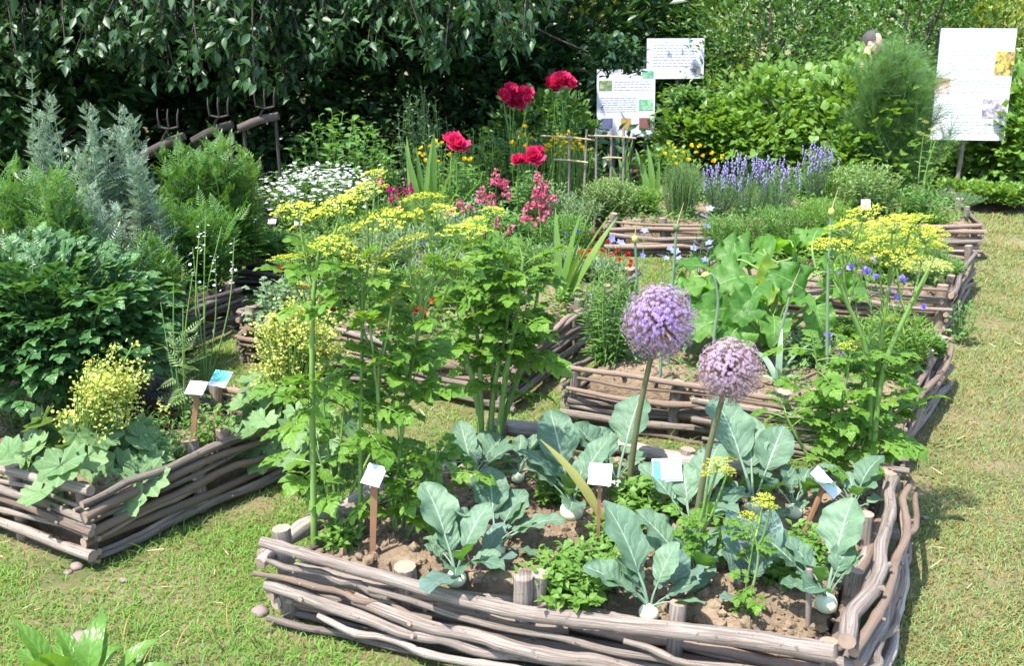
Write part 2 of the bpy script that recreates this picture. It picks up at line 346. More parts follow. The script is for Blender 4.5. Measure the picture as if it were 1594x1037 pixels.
M_BURD = LM('large_soft_leaf', (.07, .2, .03), (.16, .33, .06), .48, .5, .35, vein=.7, veincol=(.27, .4, .17), glow=(1.6, 1.6, .35), nside=6, blotch=.6, dead=.08, deadcol=(.2, .31, .05))
M_IRIS = LM('sword_leaf', (.10, .22, .035), (.17, .3, .06), .4, .42, .45)
M_FENN = LM('fennel_leaf', (.10, .23, .07), (.18, .31, .11), .35, .55, .25)
M_ROSEM = LM('needle_leaf', (.09, .17, .08), (.16, .25, .13), .25, .6, .25)
M_LEEK = LM('leek_leaf', (.17, .28, .19), (.24, .34, .24), .25, .45, .35)
M_SORR = LM('sorrel_leaf', (.10, .23, .03), (.15, .3, .05), .42, .35, .5, vein=.5, veincol=(.25, .4, .12), nside=7)
M_STRAW = LM('dry_stem', (.36, .29, .17), (.46, .38, .24), .1, .7, .2)
P_ = lambda nm, a, b, g=(1.2, .9, .9): LM(nm, a, b, .25, .55, .25, blotch=.3, glow=g)
M_PEON = P_('peony_petal', (.56, .014, .09), (.74, .05, .17)); M_RED = P_('scarlet_petal', (.55, .012, .02), (.68, .04, .045)); M_PINK = P_('pink_petal', (.62, .09, .2), (.72, .2, .3))
M_MAG = P_('magenta_petal', (.5, .012, .15), (.6, .03, .22)); M_WHITE = P_('white_petal', (.74, .76, .74), (.82, .82, .8), (1, 1, 1)); M_LINUM = P_('pale_blue_petal', (.17, .19, .47), (.28, .3, .6), (1, 1, 1.1))
M_VIO = P_('violet_petal', (.25, .18, .62), (.36, .28, .74), (1, 1, 1.2)); M_LAV = P_('lavender_flower', (.24, .21, .42), (.38, .34, .56), (1, 1, 1.1)); M_BLUE = P_('cornflower_petal', (.06, .1, .5), (.14, .2, .6), (1, 1, 1.2))
M_ALL1 = P_('allium_floret', (.28, .16, .52), (.52, .38, .66), (1, 1, 1.1)); M_ALL2 = P_('fading_allium_floret', (.37, .24, .43), (.56, .43, .52), (1, 1, 1)); M_PED = LM('allium_pedicel', (.34, .24, .2), (.44, .34, .25), .1, .6, .2)
M_WHITEP = plain('white_panel', (.6, .6, .64), .45, .4, .03, 3); M_PANELEDGE = plain('panel_edge', (.12, .13, .22), .5, .3, .1); M_INK = plain('pale_ink', (.3, .3, .4), .6, .2, .1); M_INKB = plain('blue_ink', (.45, .55, .72), .6, .2, .1)
M_BLACK = plain('black_plastic', (.012, .012, .013), .4, .4, .3); M_IRON = plain('rusty_iron', (.03, .02, .017), .7, .4, .4, 30, .4); M_STONE = plain('stone', (.2, .155, .14), .9, .2, .4, 9, .8)
# ------------------------------------------------------------------ the ground
def inpoly(P, poly):
    x, y = P[:, 0], P[:, 1]; ins = np.zeros(len(P), bool); n = len(poly)
    for i in range(n):
        (x1, y1), (x2, y2) = poly[i][:2], poly[(i + 1) % n][:2]
        ins ^= ((y1 > y) != (y2 > y)) & (x < (x2 - x1) * (y - y1) / (y2 - y1 + 1e-12) + x1)
    return ins
gx = np.concatenate([[-400, -120, -40, -15], np.arange(-8, 9.01, .2), [15, 40, 120, 400]]); gy = np.concatenate([[-60, -10, 0], np.arange(1, 14.01, .2), [20, 40, 120, 500]])
X, Y = np.meshgrid(gx, gy, indexing='ij'); P = np.stack([X, Y], -1)
Z = (vnoise(P, .9, 3) - .5) * .035 + (vnoise(P, .3, 4) - .5) * .015
nx_, ny_ = X.shape; i, j = np.meshgrid(np.arange(nx_ - 1), np.arange(ny_ - 1), indexing='ij')
gt = T(np.stack([X, Y, Z], -1).reshape(-1, 3), np.stack([i * ny_ + j, (i + 1) * ny_ + j, (i + 1) * ny_ + j + 1, i * ny_ + j + 1], -1).reshape(-1, 4))
ground = struct(MB().add(gt).obj('ground', groundmat()))
def gz(p):
    p = np.atleast_2d(p); return (vnoise(p, .9, 3) - .5) * .035 + (vnoise(p, .3, 4) - .5) * .015

# ------------------------------------------------------------------ wattle beds
TOP = .33; SZ = .26
clod_t = [ico(0, .6, k) for k in range(4)]
def wattle_bed(name, label, cs, rows, mat=BARK, soil=SOIL, seed=0, h=TOP, edges=(0, 1, 2, 3), post_gap=.48, post_r=.032, clods=300, soilz=SZ, biglogs=None, weave=.55, custom={}, cover=0, group='wattle edged garden beds'):
    r = np.random.RandomState(seed); cs = [np.array([c[0], c[1]], float) for c in cs]; cen = sum(cs) / 4
    root = thing(name, label, 'garden bed', (cen[0], cen[1], 0), group)
    L3 = lambda p, z: np.array([p[0] - cen[0], p[1] - cen[1], z])
    # soil surface
    n1, n2 = 46, 34; u, v = np.meshgrid(np.linspace(.085 / np.linalg.norm(cs[1] - cs[0]), 1 - .085 / np.linalg.norm(cs[1] - cs[0]), n1), np.linspace(.085 / np.linalg.norm(cs[2] - cs[1]), 1 - .085 / np.linalg.norm(cs[2] - cs[1]), n2), indexing='ij')
    p = (cs[0] * ((1 - u) * (1 - v))[..., None] + cs[1] * (u * (1 - v))[..., None] + cs[2] * (u * v)[..., None] + cs[3] * ((1 - u) * v)[..., None])
    zz = soilz + (vnoise(p, .35, seed + 1) - .5) * .06 + (vnoise(p, .09, seed + 2) - .5) * .05 + r.rand(n1, n2) * .012
    i, j = np.meshgrid(np.arange(n1 - 1), np.arange(n2 - 1), indexing='ij')
    q = np.stack([i * n2 + j, (i + 1) * n2 + j, (i + 1) * n2 + j + 1, i * n2 + j + 1], -1).reshape(-1, 4)
    V = np.concatenate([p - cen, zz[..., None]], -1).reshape(-1, 3)
    ring = np.concatenate([np.arange(n1) * n2, (n1 - 1) * n2 + np.arange(1, n2), np.arange(n1 - 2, -1, -1) * n2 + n2 - 1, np.arange(n2 - 2, 0, -1)]); Vb = V[ring] * [1.02, 1.02, 0] + np.c_[0 * ring, 0 * ring, 0 * ring - .03]; Vm = V[ring] * [1.005, 1.005, .5] + r.randn(len(ring), 3) * .008; k0 = len(V); m_ = len(ring); jj = np.arange(m_); j2 = (jj + 1) % m_
    sk = np.vstack([np.stack([ring[jj], k0 + jj, k0 + j2, ring[j2]], -1), np.stack([k0 + jj, k0 + m_ + jj, k0 + m_ + j2, k0 + j2], -1)])
    so_ = MB().add(T(np.vstack([V, Vm, Vb]), np.vstack([q, sk]))).obj('soil', soil, root)
    if clods:
        b = MB(); k = r.randint(0, len(V), clods); s = .003 + .022 * r.rand(clods) ** 5 + .004 * r.rand(clods)
        for a in range(4):
            m = k[a::4]; D = unit(r.randn(len(m), 3)); b.add(clod_t[a], scaled(frames(D), np.stack([s[a::4], s[a::4] * 1.3, s[a::4] * .8], -1)), V[m] + np.c_[r.uniform(-.02, .02, (len(m), 2)), 0 * m])
        b.obj('soil_clods', soil, so_, smooth=False, stuff=True)
    if cover:
        n = cover; k = r.randint(0, len(V), n); keep = vnoise(V[k] + [cen[0], cen[1], 0], .3, seed + 9) > .42; k = k[keep]; n = len(k); Pc = V[k] + np.c_[r.uniform(-.03, .03, (n, 2)), r.rand(n) ** 1.6 * .13]; MB().add(COVER, scaled(frames(sph(r.rand(n) * 7, r.uniform(-.1, .9, n)), r.uniform(-.5, .5, n)), r.uniform(.025, .06, n)), Pc).obj('ground_cover', M_FRESH if seed % 20 == 1 else M_MID, so_, stuff=True)
    for e in edges:
        a, bb = cs[e], cs[(e + 1) % 4]; d = bb - a; Ln = np.linalg.norm(d); d = d / Ln; nrm = np.array([d[1], -d[0]])
        npost = max(2, int(round(Ln / post_gap)) + 1); ts = np.linspace(0.03, Ln - .03, npost)
        for k, t in enumerate(ts):
            if k == npost - 1 and ((e + 1) % 4) in edges: continue
            pr_ = post_r * r.uniform(.8, 1.2); c = a + d * t + nrm * r.uniform(-.01, .01); hh = h + r.uniform(-.05, .05)
            path = np.array([L3(c - nrm * .03, -.05), L3(c - nrm * .035 + r.randn(2) * .006, hh * .5), L3(c - nrm * .04 + r.randn(2) * .012, hh)])
            MB().add(tube(crv(path, 5), pr_ * np.array([1.05, 1, .98, 1, .97]), 9, True, 0, 1)).obj('post', [mat, CUT], root)
        for (u0, z0, u1, z1, ra, rb, of, bow, big) in custom.get(e, ()):
            n = max(9, int(abs(u1 - u0) * Ln * 14)); uu = np.linspace(u0, u1, n); ff = np.linspace(0, 1, n); ra *= .87; rb *= .87
            zz = z0 + (z1 - z0) * ff + np.interp(ff, np.linspace(0, 1, 9), r.uniform(-.013, .013, 9)); of_ = of + bow * np.sin(ff * PI) + np.interp(ff, np.linspace(0, 1, 9), r.uniform(-.018, .018, 9))
            if e == 0: zz = np.maximum(zz - .065 * np.sin(np.clip(uu, 0, 1) * PI) * zz / .34, ra)
            path = np.stack([a[0] + d[0] * uu * Ln + nrm[0] * of_ - cen[0], a[1] + d[1] * uu * Ln + nrm[1] * of_ - cen[1], zz], -1); path = crv(path, n * 2); rr = np.linspace(ra, rb, n * 2) * (1 + .07 * np.sin(np.arange(n * 2) * 1.7 + r.rand() * 6) * r.rand(n * 2)); kn = r.randint(2, n * 2 - 2, 3); rr[kn] *= 1.16
            b = MB().add(tube(path, rr, 10, True, 0, 1))
            for q in kn[:2]: dd = unit(np.array([nrm[0], nrm[1], r.uniform(-.2, .8)]) + np.array([d[0], d[1], 0]) * r.uniform(-.8, .8)); b.add(tube(np.array([path[q], path[q] + dd * ra * .9, path[q] + dd * ra * r.uniform(1.25, 1.7)]), ra * .38, 6, True, 0, 1))
            b.obj('branch', [BARKB if big else BARK, CUT], root)
        nr = len(rows)
        for k, rad in enumerate(rows):
            if e in custom: rad = .017 + .008 * r.rand()
            z0 = ((k + .5) / nr * (h - .03) + .015) * (.8 if e in custom else 1)
            segs = [(-.01, Ln + .015)] if (Ln < 1.3 or r.rand() < .5) else [(-.015, Ln * r.uniform(.45, .65)), (Ln * r.uniform(.35, .5), Ln + .02)]
            if biglogs and e in biglogs and k >= nr - biglogs[e]: segs = [(-.02, Ln + .01)]
            for si, (t0, t1) in enumerate(segs):
                t0 += r.uniform(-.035, .03); t1 += r.uniform(-.04, .04)
                n = max(8, int((t1 - t0) * 11)); tt = np.linspace(t0, t1, n); ph = (k + si + e) % 2 * PI
                off = np.sin(tt / post_gap * PI * r.uniform(.4, .8) + ph + r.uniform(0, 6)) * (post_r + rad) * r.uniform(.35, .9) * weave + r.choice([-1, 1, 1]) * post_r * .45
                zz = z0 + r.uniform(-.015, .015) + (tt / Ln - .5) * r.uniform(-.035, .035) + np.interp(tt, np.linspace(t0, t1, 6), r.uniform(-.018, .018, 6)) + np.interp(tt, np.linspace(t0, t1, 11), r.uniform(-.007, .007, 11))
                if e in custom: off = off * .3 - .03
                off = off + np.interp(tt, np.linspace(t0, t1, 6), r.uniform(-.016, .016, 6))
                rr = rad * np.linspace(r.uniform(.95, 1.2), r.uniform(.55, .85), n) * (1 + .1 * (r.rand(n) - .5))
                if r.rand() < .5: rr = rr[::-1]
                kn = r.randint(1, n - 1, 2); rr[kn] *= 1.14
                path = np.stack([a[0] + d[0] * tt + nrm[0] * off - cen[0], a[1] + d[1] * tt + nrm[1] * off - cen[1], np.maximum(zz, rad * .8)], -1)
                b = MB().add(tube(path, rr, 8, True, 0, 1))
                if rad > .012 and r.rand() < .7:          # a cut side twig
                    q = r.randint(1, n - 1); dd = unit(np.array([nrm[0], nrm[1], .3]) * r.choice([-1, 1]) + np.array([d[0], d[1], 0])); b.add(tube(np.array([path[q], path[q] + dd * rad * 1.2, path[q] + dd * rad * r.uniform(1.6, 3)]), rad * .4, 5, True, 0, 1))
                b.obj('branch', [mat if (mat is DBARK or r.rand() < (.8 if rad > .022 else .25)) else BARK, CUT], root)
    return root
COVER = small_leaf(1, .42, .3, .15); BEDS = {}
def bed(key, pts): BEDS[key] = [np.array(p, float) for p in pts]; return BEDS[key]
B1 = bed('B1', [(-.85, 3.10), (1.0, 2.53), (1.55, 3.62), (-.06, 4.16)])
wattle_bed('wattle_bed', 'low bed of thick bleached logs round the kohlrabi, nearest the camera', B1, [.018, .024, .017, .034, .03, .016, .021, .037], BARKB, SOIL, 21, clods=4200, post_r=.034, custom={
    0: [(-.01, .345, .985, .33, .023, .037, .03, .02, 1), (-.025, .285, .24, .262, .014, .015, .035, .0, 0), (-.03, .235, .32, .215, .012, .015, .04, .01, 0), (.2, .275, .9, .2, .012, .016, .04, .015, 0), (-.01, .19, .56, .115, .028, .02, .05, .02, 1), (.17, .215, .78, .15, .026, .029, .055, .02, 1),
        (.5, .15, 1.0, .16, .024, .03, .035, .01, 1), (.1, .105, .68, .065, .014, .019, .07, .02, 1), (-.01, .035, .6, .03, .016, .014, .05, .01, 0), (.42, .045, 1.01, .06, .018, .014, .06, .015, 1), (.66, .265, 1.02, .215, .013, .012, .055, .01, 0), (.05, .14, .5, .1, .016, .014, .02, 0, 0), (.72, .11, 1.02, .1, .017, .015, .05, .0, 0)],
    1: [(-.02, .35, 1.0, .335, .032, .024, .0, .035, 1), (0., .295, 1.03, .29, .02, .016, .045, .04, 0), (.03, .225, .97, .2, .025, .02, .05, .03, 1), (.1, .16, 1.04, .17, .02, .015, .06, .03, 0), (-.01, .09, .9, .1, .022, .019, .07, .04, 1), (.05, .03, 1.02, .035, .018, .014, .08, .02, 0), (.4, .3, 1.06, .25, .015, .012, .08, .02, 0), (0, .26, .5, .12, .016, .015, .085, .02, 0)]})
B2 = bed('B2', [(.29, 4.83), (1.84, 4.29), (2.47, 5.33), (.94, 5.87)])
wattle_bed('wattle_bed', 'wattle bed of thin peeled branches holding the big soft leaves, behind the purple globes', B2, [.015, .02, .014, .019, .016, .013, .018, .014, .017], BARK, SOIL, 31, clods=900, cover=1100)
B3 = bed('B3', [(1.35, 6.84), (2.88, 6.3), (3.5, 7.34), (1.98, 7.9)])
wattle_bed('wattle_bed', 'wattle bed with blue bellflowers beside the grass path', B3, [.018, .016, .02, .015, .017, .019, .015, .018], BARK, SOIL, 41, clods=0, cover=4200)
B4 = bed('B4', [(.83, 8.34), (3.95, 8.22), (4.35, 9.9), (1.1, 10.2)])
wattle_bed('wattle_bed', 'farthest wattle bed, with the lavender, at the end of the path', B4, [.018, .021, .017, .02, .016, .019, .017], BARK, SOIL, 51, clods=0, cover=7000, edges=(0, 1, 3))
B5 = bed('B5', [(-1.66, 5.8), (-.02, 5.0), (.88, 6.88), (-.76, 7.7)])
wattle_bed('wattle_bed', 'wattle bed full of red pinks and cornflowers in the middle of the garden', B5, [.016, .019, .014, .018, .016, .02, .015, .017], BARK, SOIL, 61, clods=300, cover=5000)
B6 = bed('B6', [(-3.25, 4.28), (-1.68, 3.46), (-1.02, 4.36), (-2.6, 5.1)])
wattle_bed('wattle_bed', 'wattle bed with its sharp corner towards us, lady mantle spilling over it', B6, [.019, .015, .021, .014, .018, .013, .02, .015, .022], BARK, SOIL, 71, clods=900, cover=700)
B7 = bed('B7', [(-4.1, 5.9), (-2.62, 4.98), (-1.86, 6.44), (-3.4, 7.3)])
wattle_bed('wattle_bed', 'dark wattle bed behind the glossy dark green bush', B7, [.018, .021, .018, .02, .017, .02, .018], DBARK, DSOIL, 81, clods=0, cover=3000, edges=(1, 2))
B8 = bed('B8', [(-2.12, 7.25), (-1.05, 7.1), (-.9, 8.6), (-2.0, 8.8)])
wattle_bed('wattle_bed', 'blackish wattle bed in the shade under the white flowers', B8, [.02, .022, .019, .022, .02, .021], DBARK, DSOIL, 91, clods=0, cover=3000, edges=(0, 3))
# planted earth behind the beds
def soil_sheet(name, pts, z, mat):
    n = 30; cs = [np.array(p, float) for p in pts]; u, v = np.meshgrid(np.linspace(0, 1, n), np.linspace(0, 1, n), indexing='ij')
    p = (cs[0] * ((1 - u) * (1 - v))[..., None] + cs[1] * (u * (1 - v))[..., None] + cs[2] * (u * v)[..., None] + cs[3] * ((1 - u) * v)[..., None])
    edge = np.minimum(np.minimum(u, 1 - u), np.minimum(v, 1 - v))
    zz = z * np.clip(edge * 10, -.3, 1) - .03 * (edge < .01) + (vnoise(p, .4, 5) - .5) * .04 * (edge > .02)
    i, j = np.meshgrid(np.arange(n - 1), np.arange(n - 1), indexing='ij')
    return struct(MB().add(T(np.concatenate([p, zz[..., None]], -1).reshape(-1, 3), np.stack([i * n + j, (i + 1) * n + j, (i + 1) * n + j + 1, i * n + j + 1], -1).reshape(-1, 4))).obj(name, mat))
S9 = [(-2.6, 9.1), (1.0, 8.5), (1.0, 13), (-2.6, 14)]
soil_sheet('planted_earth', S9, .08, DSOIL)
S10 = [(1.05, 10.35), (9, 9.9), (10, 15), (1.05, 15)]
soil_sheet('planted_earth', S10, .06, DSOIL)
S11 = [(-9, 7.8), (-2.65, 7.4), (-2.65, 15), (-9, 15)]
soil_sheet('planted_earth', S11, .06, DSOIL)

# ------------------------------------------------------------------ grass
LEAFW0 = small_leaf(1, .8, .2, .1)
def grass():
    r = np.random.RandomState(5); b = MB(); b2 = MB(); tm = []
    for k in range(6):
        wv = .09; bend = r.uniform(.5, 1.5); sd = r.uniform(-.5, .5)
        tm.append(T([[-wv / 2, 0, 0], [wv / 2, 0, 0], [-wv * .4 + sd * .3, bend * .25, .55], [wv * .4 + sd * .3, bend * .25, .55], [sd, bend, .95 - bend * .35]], [[0, 1, 3, 2]], [[2, 3, 4]]))
    polys = list(BEDS.values()) + [S9, S10, S11]; tot = 0
    for (y0, y1, dens, sc_) in ((1.6, 3.2, 15000, .9), (3.2, 4.6, 13000, .9), (4.6, 6.2, 8000, 1.0), (6.2, 8.2, 5000, 1.15), (8.2, 10.8, 3000, 1.4)):
        n = int(11 * (y1 - y0) * dens); P = np.c_[r.uniform(-4.2, 6.8, n), r.uniform(y0, y1, n)]
        px, py = proj(np.c_[P, np.zeros(n)]); ok = (px > -70) & (px < 1664) & (py < 1110)
        P = P[ok]
        den = .74 + 1.1 * (vnoise(P, .55, 8) - .5) + .8 * (vnoise(P, .16, 9) - .5)
        den -= .12 * (P[:, 0] > 1.2)
        gap = np.full(len(P), 9.)
        for q in polys:
            ins = inpoly(P, q); den[ins] = -1
            for e in range(4):                            # bare strip under the hedge of branches
                a, c = np.array(q[e]), np.array(q[(e + 1) % 4]); t = np.clip(((P - a) @ (c - a)) / ((c - a) @ (c - a)), 0, 1)
                gap = np.minimum(gap, np.linalg.norm(P - a - t[:, None] * (c - a), axis=1))
        den *= np.clip((gap - .0) / .2, .22, 1) ; P = P[r.rand(len(P)) < den]; gap = None
        m = len(P); tot += m
        hgt = (.014 + .022 * vnoise(P, .3, 10) + .018 * r.rand(m)) * sc_; wd = (.04 + .03 * r.rand(m)) * sc_
        a = r.rand(m) * 2 * PI; k = r.randint(0, 6, m); z = gz(P) - .003
        ca, sa = np.cos(a), np.sin(a); M = np.zeros((m, 3, 3)); M[:, 0, 0] = ca * wd; M[:, 1, 0] = sa * wd; M[:, 0, 1] = -sa * hgt; M[:, 1, 1] = ca * hgt; M[:, 2, 2] = hgt
        for q in range(6):
            s = (k == q) & (P[:, 0] < 1.15 + .42 * (P[:, 1] - 2.6)); b.add(tm[q], M[s], np.c_[P, z][s]); s = (k == q) & ~s; b2.add(tm[q], M[s], np.c_[P, z][s])
    o = b.obj('lawn_grass', M_GRASS, smooth=True); o['kind'] = 'stuff'; o['label'] = 'short green lawn grass between the garden beds'; o['category'] = 'grass'
    o = b2.obj('path_grass', M_GRASS3, smooth=True); o['kind'] = 'stuff'; o['label'] = 'drier worn grass of the path along the right side'; o['category'] = 'grass'
    # longer tufts along the bed edges and in the corner below us
    b = MB(); tl = blade(4, 2, [1, .9, .65, .3, 0], 1, .045, 0, .9)
    for key, q in list(BEDS.items()):
        for e in range(4):
            a, c = q[e], q[(e + 1) % 4]; n = int(np.linalg.norm(c - a) * 34); t = r.rand(n); d = unit(c - a); nm = np.array([d[1], -d[0]])
            P = a + (c - a) * t[:, None] + nm * (.05 + .07 * r.rand(n)[:, None]); keep = vnoise(P, .25, 12) > .5; P = P[keep]; n = len(P)
            if n: b.add(tl, scaled(frames(sph(r.rand(n) * 2 * PI, r.uniform(.7, 1.4, n))), .05 + .09 * r.rand(n)), np.c_[P, gz(P)])
    # clover and plantain leaves, and dry bits, in the lawn
    wb = MB(); n = 2600; P = np.c_[r.uniform(-3.5, 5, n), r.uniform(2, 8, n)]; P = P[vnoise(P, .4, 30) > .56]
    for q in polys: P = P[~inpoly(P, q)]
    n = len(P); P = np.repeat(P, 5, 0) + r.randn(n * 5, 2) * .02; n = len(P); wb.add(LEAFW0, scaled(frames(sph(r.rand(n) * 7, r.uniform(-.1, .5, n))), r.uniform(.01, .026, n)), np.c_[P, gz(P) + .012])
    o = wb.obj('lawn_weeds', M_GRASS2); o['kind'] = 'stuff'; o['label'] = 'small broad weed leaves scattered through the lawn'; o['category'] = 'weeds'
    sb_ = MB(); n = 1500; P = np.c_[r.uniform(-3.5, 5, n), r.uniform(2, 9, n)]
    for q in polys: P = P[~inpoly(P, q)]
    n = len(P); sb_.add(T([[-.05, 0, 0], [.05, 0, 0], [.03, 1, .1], [-.03, 1, .1]], [[0, 1, 2, 3]]), scaled(frames(sph(r.rand(n) * 7, r.uniform(-.1, .25, n)), r.uniform(-1, 1, n)), r.uniform(.02, .07, n)), np.c_[P, gz(P) + .014]); o = sb_.obj('dry_straw', M_STRAW); o['kind'] = 'stuff'; o['label'] = 'dry grass bits lying on the lawn'; o['category'] = 'straw'
    P = np.array([G(x, y)[:2] for x, y in zip(r.uniform(190, 420, 120), r.uniform(985, 1075, 120))]); n = len(P)
    b.add(tl, scaled(frames(sph(r.rand(n) * 2 * PI, r.uniform(.8, 1.45, n))), .07 + .1 * r.rand(n)), np.c_[P, gz(P)])
    o = b.obj('edge_grass', M_GRASS2); o['kind'] = 'stuff'; o['label'] = 'longer grass tufts along the foot of the wattle'; o['category'] = 'grass'
    print('grass blades', tot)
grass()
# ------------------------------------------------------------------ plant templates
GA = PI * (3 - 5 ** .5)
def lovage_leaf(seed, npair=2, mat2=True):
    r = np.random.RandomState(seed); b = MB()
    path = np.array([[0, 0, 0], [0, .25, .03], [0, .5, .02], [0, .75, -.03]]); b.add(tube(path, [.013, .011, .009, .006], 4, False), mat=1)
    def lf(y, sg, s, el):
        t = blade(10, 3, TOOTH, 1, .66 * r.uniform(.85, 1.1), .25, r.uniform(.2, .8), .05, 2.3, r.rand() * 6)
        d = unit([sg * .95, .6 + r.uniform(-.15, .3), el]); b.add(t, scaled(frames(d, r.uniform(-.5, .5)), np.array([s])), [[0, y, np.interp(y, [0, .5, .75], [0, .02, -.03])]], 0)
    for k in range(npair):
        y = .3 + .34 * k / max(npair - 1, 1)
        for sg in (-1, 1): lf(y, sg, (.36, .30, .26)[k] * r.uniform(.85, 1.15), r.uniform(-.15, .2))
    t = blade(12, 5, TOOTH, 1, .75, .2, .7, .06, 2, r.rand() * 6); b.add(t, scaled(frames([[0, 1, -.1]]), np.array([.42])), [[0, .72, -.03]], 0)
    for sg in (-1, 1): b.add(blade(8, 3, TOOTH, 1, .6, .2, .5), scaled(frames([[sg * .75, 1, 0]]), np.array([.34])), [[0, .72, -.03]], 0)
    return b
LOV = [lovage_leaf(k, 2 + k % 2).mesh('lovage_leaf', [M_LOV, M_STEM]) for k in range(4)]
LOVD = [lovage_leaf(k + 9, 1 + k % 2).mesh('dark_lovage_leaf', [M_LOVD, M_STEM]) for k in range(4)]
LOVD_T = [lovage_leaf(k + 9, 1).tpl() for k in range(2)]
LOV_T = [lovage_leaf(k + 3, 1).tpl() for k in range(2)]
def umbel(seed, nray=24, nf=16, fs=.075, dome=.3):
    r = np.random.RandomState(seed); b = MB(); fl = small_leaf(1, .9, .1, .1)
    for k in range(nray):
        q = math.sqrt((k + .5) / nray) * r.uniform(.9, 1.05); a = k * GA + r.uniform(-.2, .2); e = np.array([q * math.cos(a), q * math.sin(a), dome * (1 - q * q) + r.uniform(-.03, .03)])
        b.add(tube(crv([[0, 0, -.42], e * [.55, .55, .5] + [0, 0, -.18], e], 4), [.02, .016, .013, .011], 3, False), mat=1)
        n = nf; aa = r.rand(n) * 2 * PI; rr = np.sqrt(r.rand(n)) * .17; p = e + np.c_[rr * np.cos(aa), rr * np.sin(aa), .05 * (1 - (rr / .17) ** 2) + r.uniform(0, .02, n)]
        b.add(fl, scaled(frames(sph(r.rand(n) * 7, r.uniform(-.2, .5, n)), r.uniform(-.6, .6, n)), fs * r.uniform(.9, 1.6, n)), p, 0)
    return b
UMB = [umbel(k).mesh('umbel', [M_YEL, M_STEM]) for k in range(3)]
UMBP = [umbel(k + 5, 18, 14).mesh('umbel', [M_YG, M_STEM]) for k in range(2)]
def koh_leaf(seed):
    r = np.random.RandomState(seed); b = MB(); cu = r.uniform(.15, .75); pl = r.uniform(.3, .42)
    b.add(tube(crv([[0, 0, 0], [0, pl * .5, .02], [0, pl, 0.]], 6), np.linspace(.02, .013, 6), 5, False), mat=1)
    if r.rand() < .6:
        for sg in (-1, 1): b.add(blade(3, 3, OVAL, .1, .08, .2, .3), frames([[sg, .6, .1]]), [[0, pl * .8, 0]], 0)
    t = blade(12, 9, [.18, .6, .86, .98, 1.0, .95, .84, .62, .14], 1 - pl, .44 * r.uniform(.85, 1.12), r.uniform(.1, .5), cu, r.uniform(.02, .045), r.uniform(1.8, 3.2), r.rand() * 6)
    V = t.V; V[:, 0] *= np.repeat(1 + r.uniform(-.09, .05, 13), 9); V[:, 2] += .012 * np.sin(V[:, 1] * 38) * np.abs(V[:, 0]) * 6 * .3
    b.add(t, P=[[0, pl, 0]], mat=0); return b
KOH = [koh_leaf(k).mesh('kohlrabi_leaf', [M_KOHL, M_LEEK]) for k in range(7)]
KOHP = [koh_leaf(k + 20).mesh('purple_kohlrabi_leaf', [M_KOHLP, M_PSTEM]) for k in range(4)]
def burd_leaf(seed):
    r = np.random.RandomState(seed); b = MB(); b.add(tube(crv([[0, -.55, -.35], [0, -.25, -.05], [0, 0, 0]], 6), np.linspace(.03, .018, 6), 5, False), mat=1)
    b.add(blade(14, 11, [.5, .92, 1., .98, .9, .72, .46, .08], 1, .92, r.uniform(.05, .35), r.uniform(.3, 1.2), r.uniform(.09, .17), r.uniform(2., 3.6), r.rand() * 6), P=[[0, -.08, 0]], mat=0); q_ = b.p[-1][0]; q_[:, 2] += .022 * np.sin(q_[:, 0] * 17 + seed) * np.sin(q_[:, 1] * 13 + seed); return b
BURD = [burd_leaf(k).mesh('large_soft_leaf', [M_BURD, M_STEM]) for k in range(5)]
def palmate(seed, lobes=9):
    r = np.random.RandomState(seed); n = lobes * 4; th = np.linspace(-PI * .93, PI * .93, n + 1) + PI / 2; rings = [0, .35, .7, 1.]
    V, UV = [], []
    for q in rings:
        for k, a in enumerate(th):
            ph = (k % 4) / 4 * 2 * PI; R_ = q * (1 + (.13 * -math.cos(ph) if q == 1 else 0) * 1) * (.82 + .18 * math.sin((k / n) * PI)); z = .07 * -math.cos(ph) * q + .18 * q * q + .03 * math.sin(3 * a + seed)
            V.append([R_ * math.cos(a), R_ * math.sin(a), z]); UV.append([.5 + .5 * q * math.cos(a), .5 + .5 * q * math.sin(a)])
    m = n + 1; Q = [[i * m + k, (i + 1) * m + k, (i + 1) * m + k + 1, i * m + k + 1] for i in range(3) for k in range(n)]
    b = MB().add(T(V, Q, None, UV), mat=0); b.add(tube(crv([[0, 0, 0], [0, -.35, -.5], [0, -.5, -1.3]], 5), .03, 4, False), mat=1); return b
PALM = [palmate(k, 9 if k != 1 else 7).mesh('lobed_round_leaf', [M_ALCH, M_STEM]) for k in range(4)]
def star(n=5, w=.55, up=.25):
    b = MB(); t = small_leaf(1, w, .15, .1)
    for k in range(n): b.add(t, frames([[math.cos(2 * PI * k / n), math.sin(2 * PI * k / n), up]]))
    return b.tpl()
STAR5 = star(5, .8, .3); STAR6 = star(6, .3, .15); DAISY = star(8, .4, .05)
def double_flower(seed, n=26, up0=.05):
    r = np.random.RandomState(seed); b = MB(); t = blade(3, 3, [.3, .9, 1., .75], 1, .75, .3, -.75, .06, 1.2, r.rand() * 6)
    for k in range(n):
        f = k / n; b.add(t, scaled(frames(sph(k * GA, up0 + f * 1.35), r.uniform(-.3, .3)), np.array([(1 - .45 * f) * r.uniform(.85, 1.15)])), [[0, 0, f * .18]])
    return b
PEONY_M = [double_flower(k, 46, -.15).mesh('double_flower', [M_PEON]) for k in range(2)]
PINK_M = [double_flower(k, 14).mesh('small_double_flower', [M_RED]) for k in range(2)]
BLUE_M = double_flower(4, 12, .3).mesh('cornflower', [M_BLUE]); BELL_M = double_flower(7, 8, .35).mesh('bellflower', [M_VIO]); LIN_M = MB().add(STAR5).mesh('flax_flower', [M_LINUM]); YEL_M = double_flower(8, 12, .1).mesh('yellow_daisy', [M_GOLD])
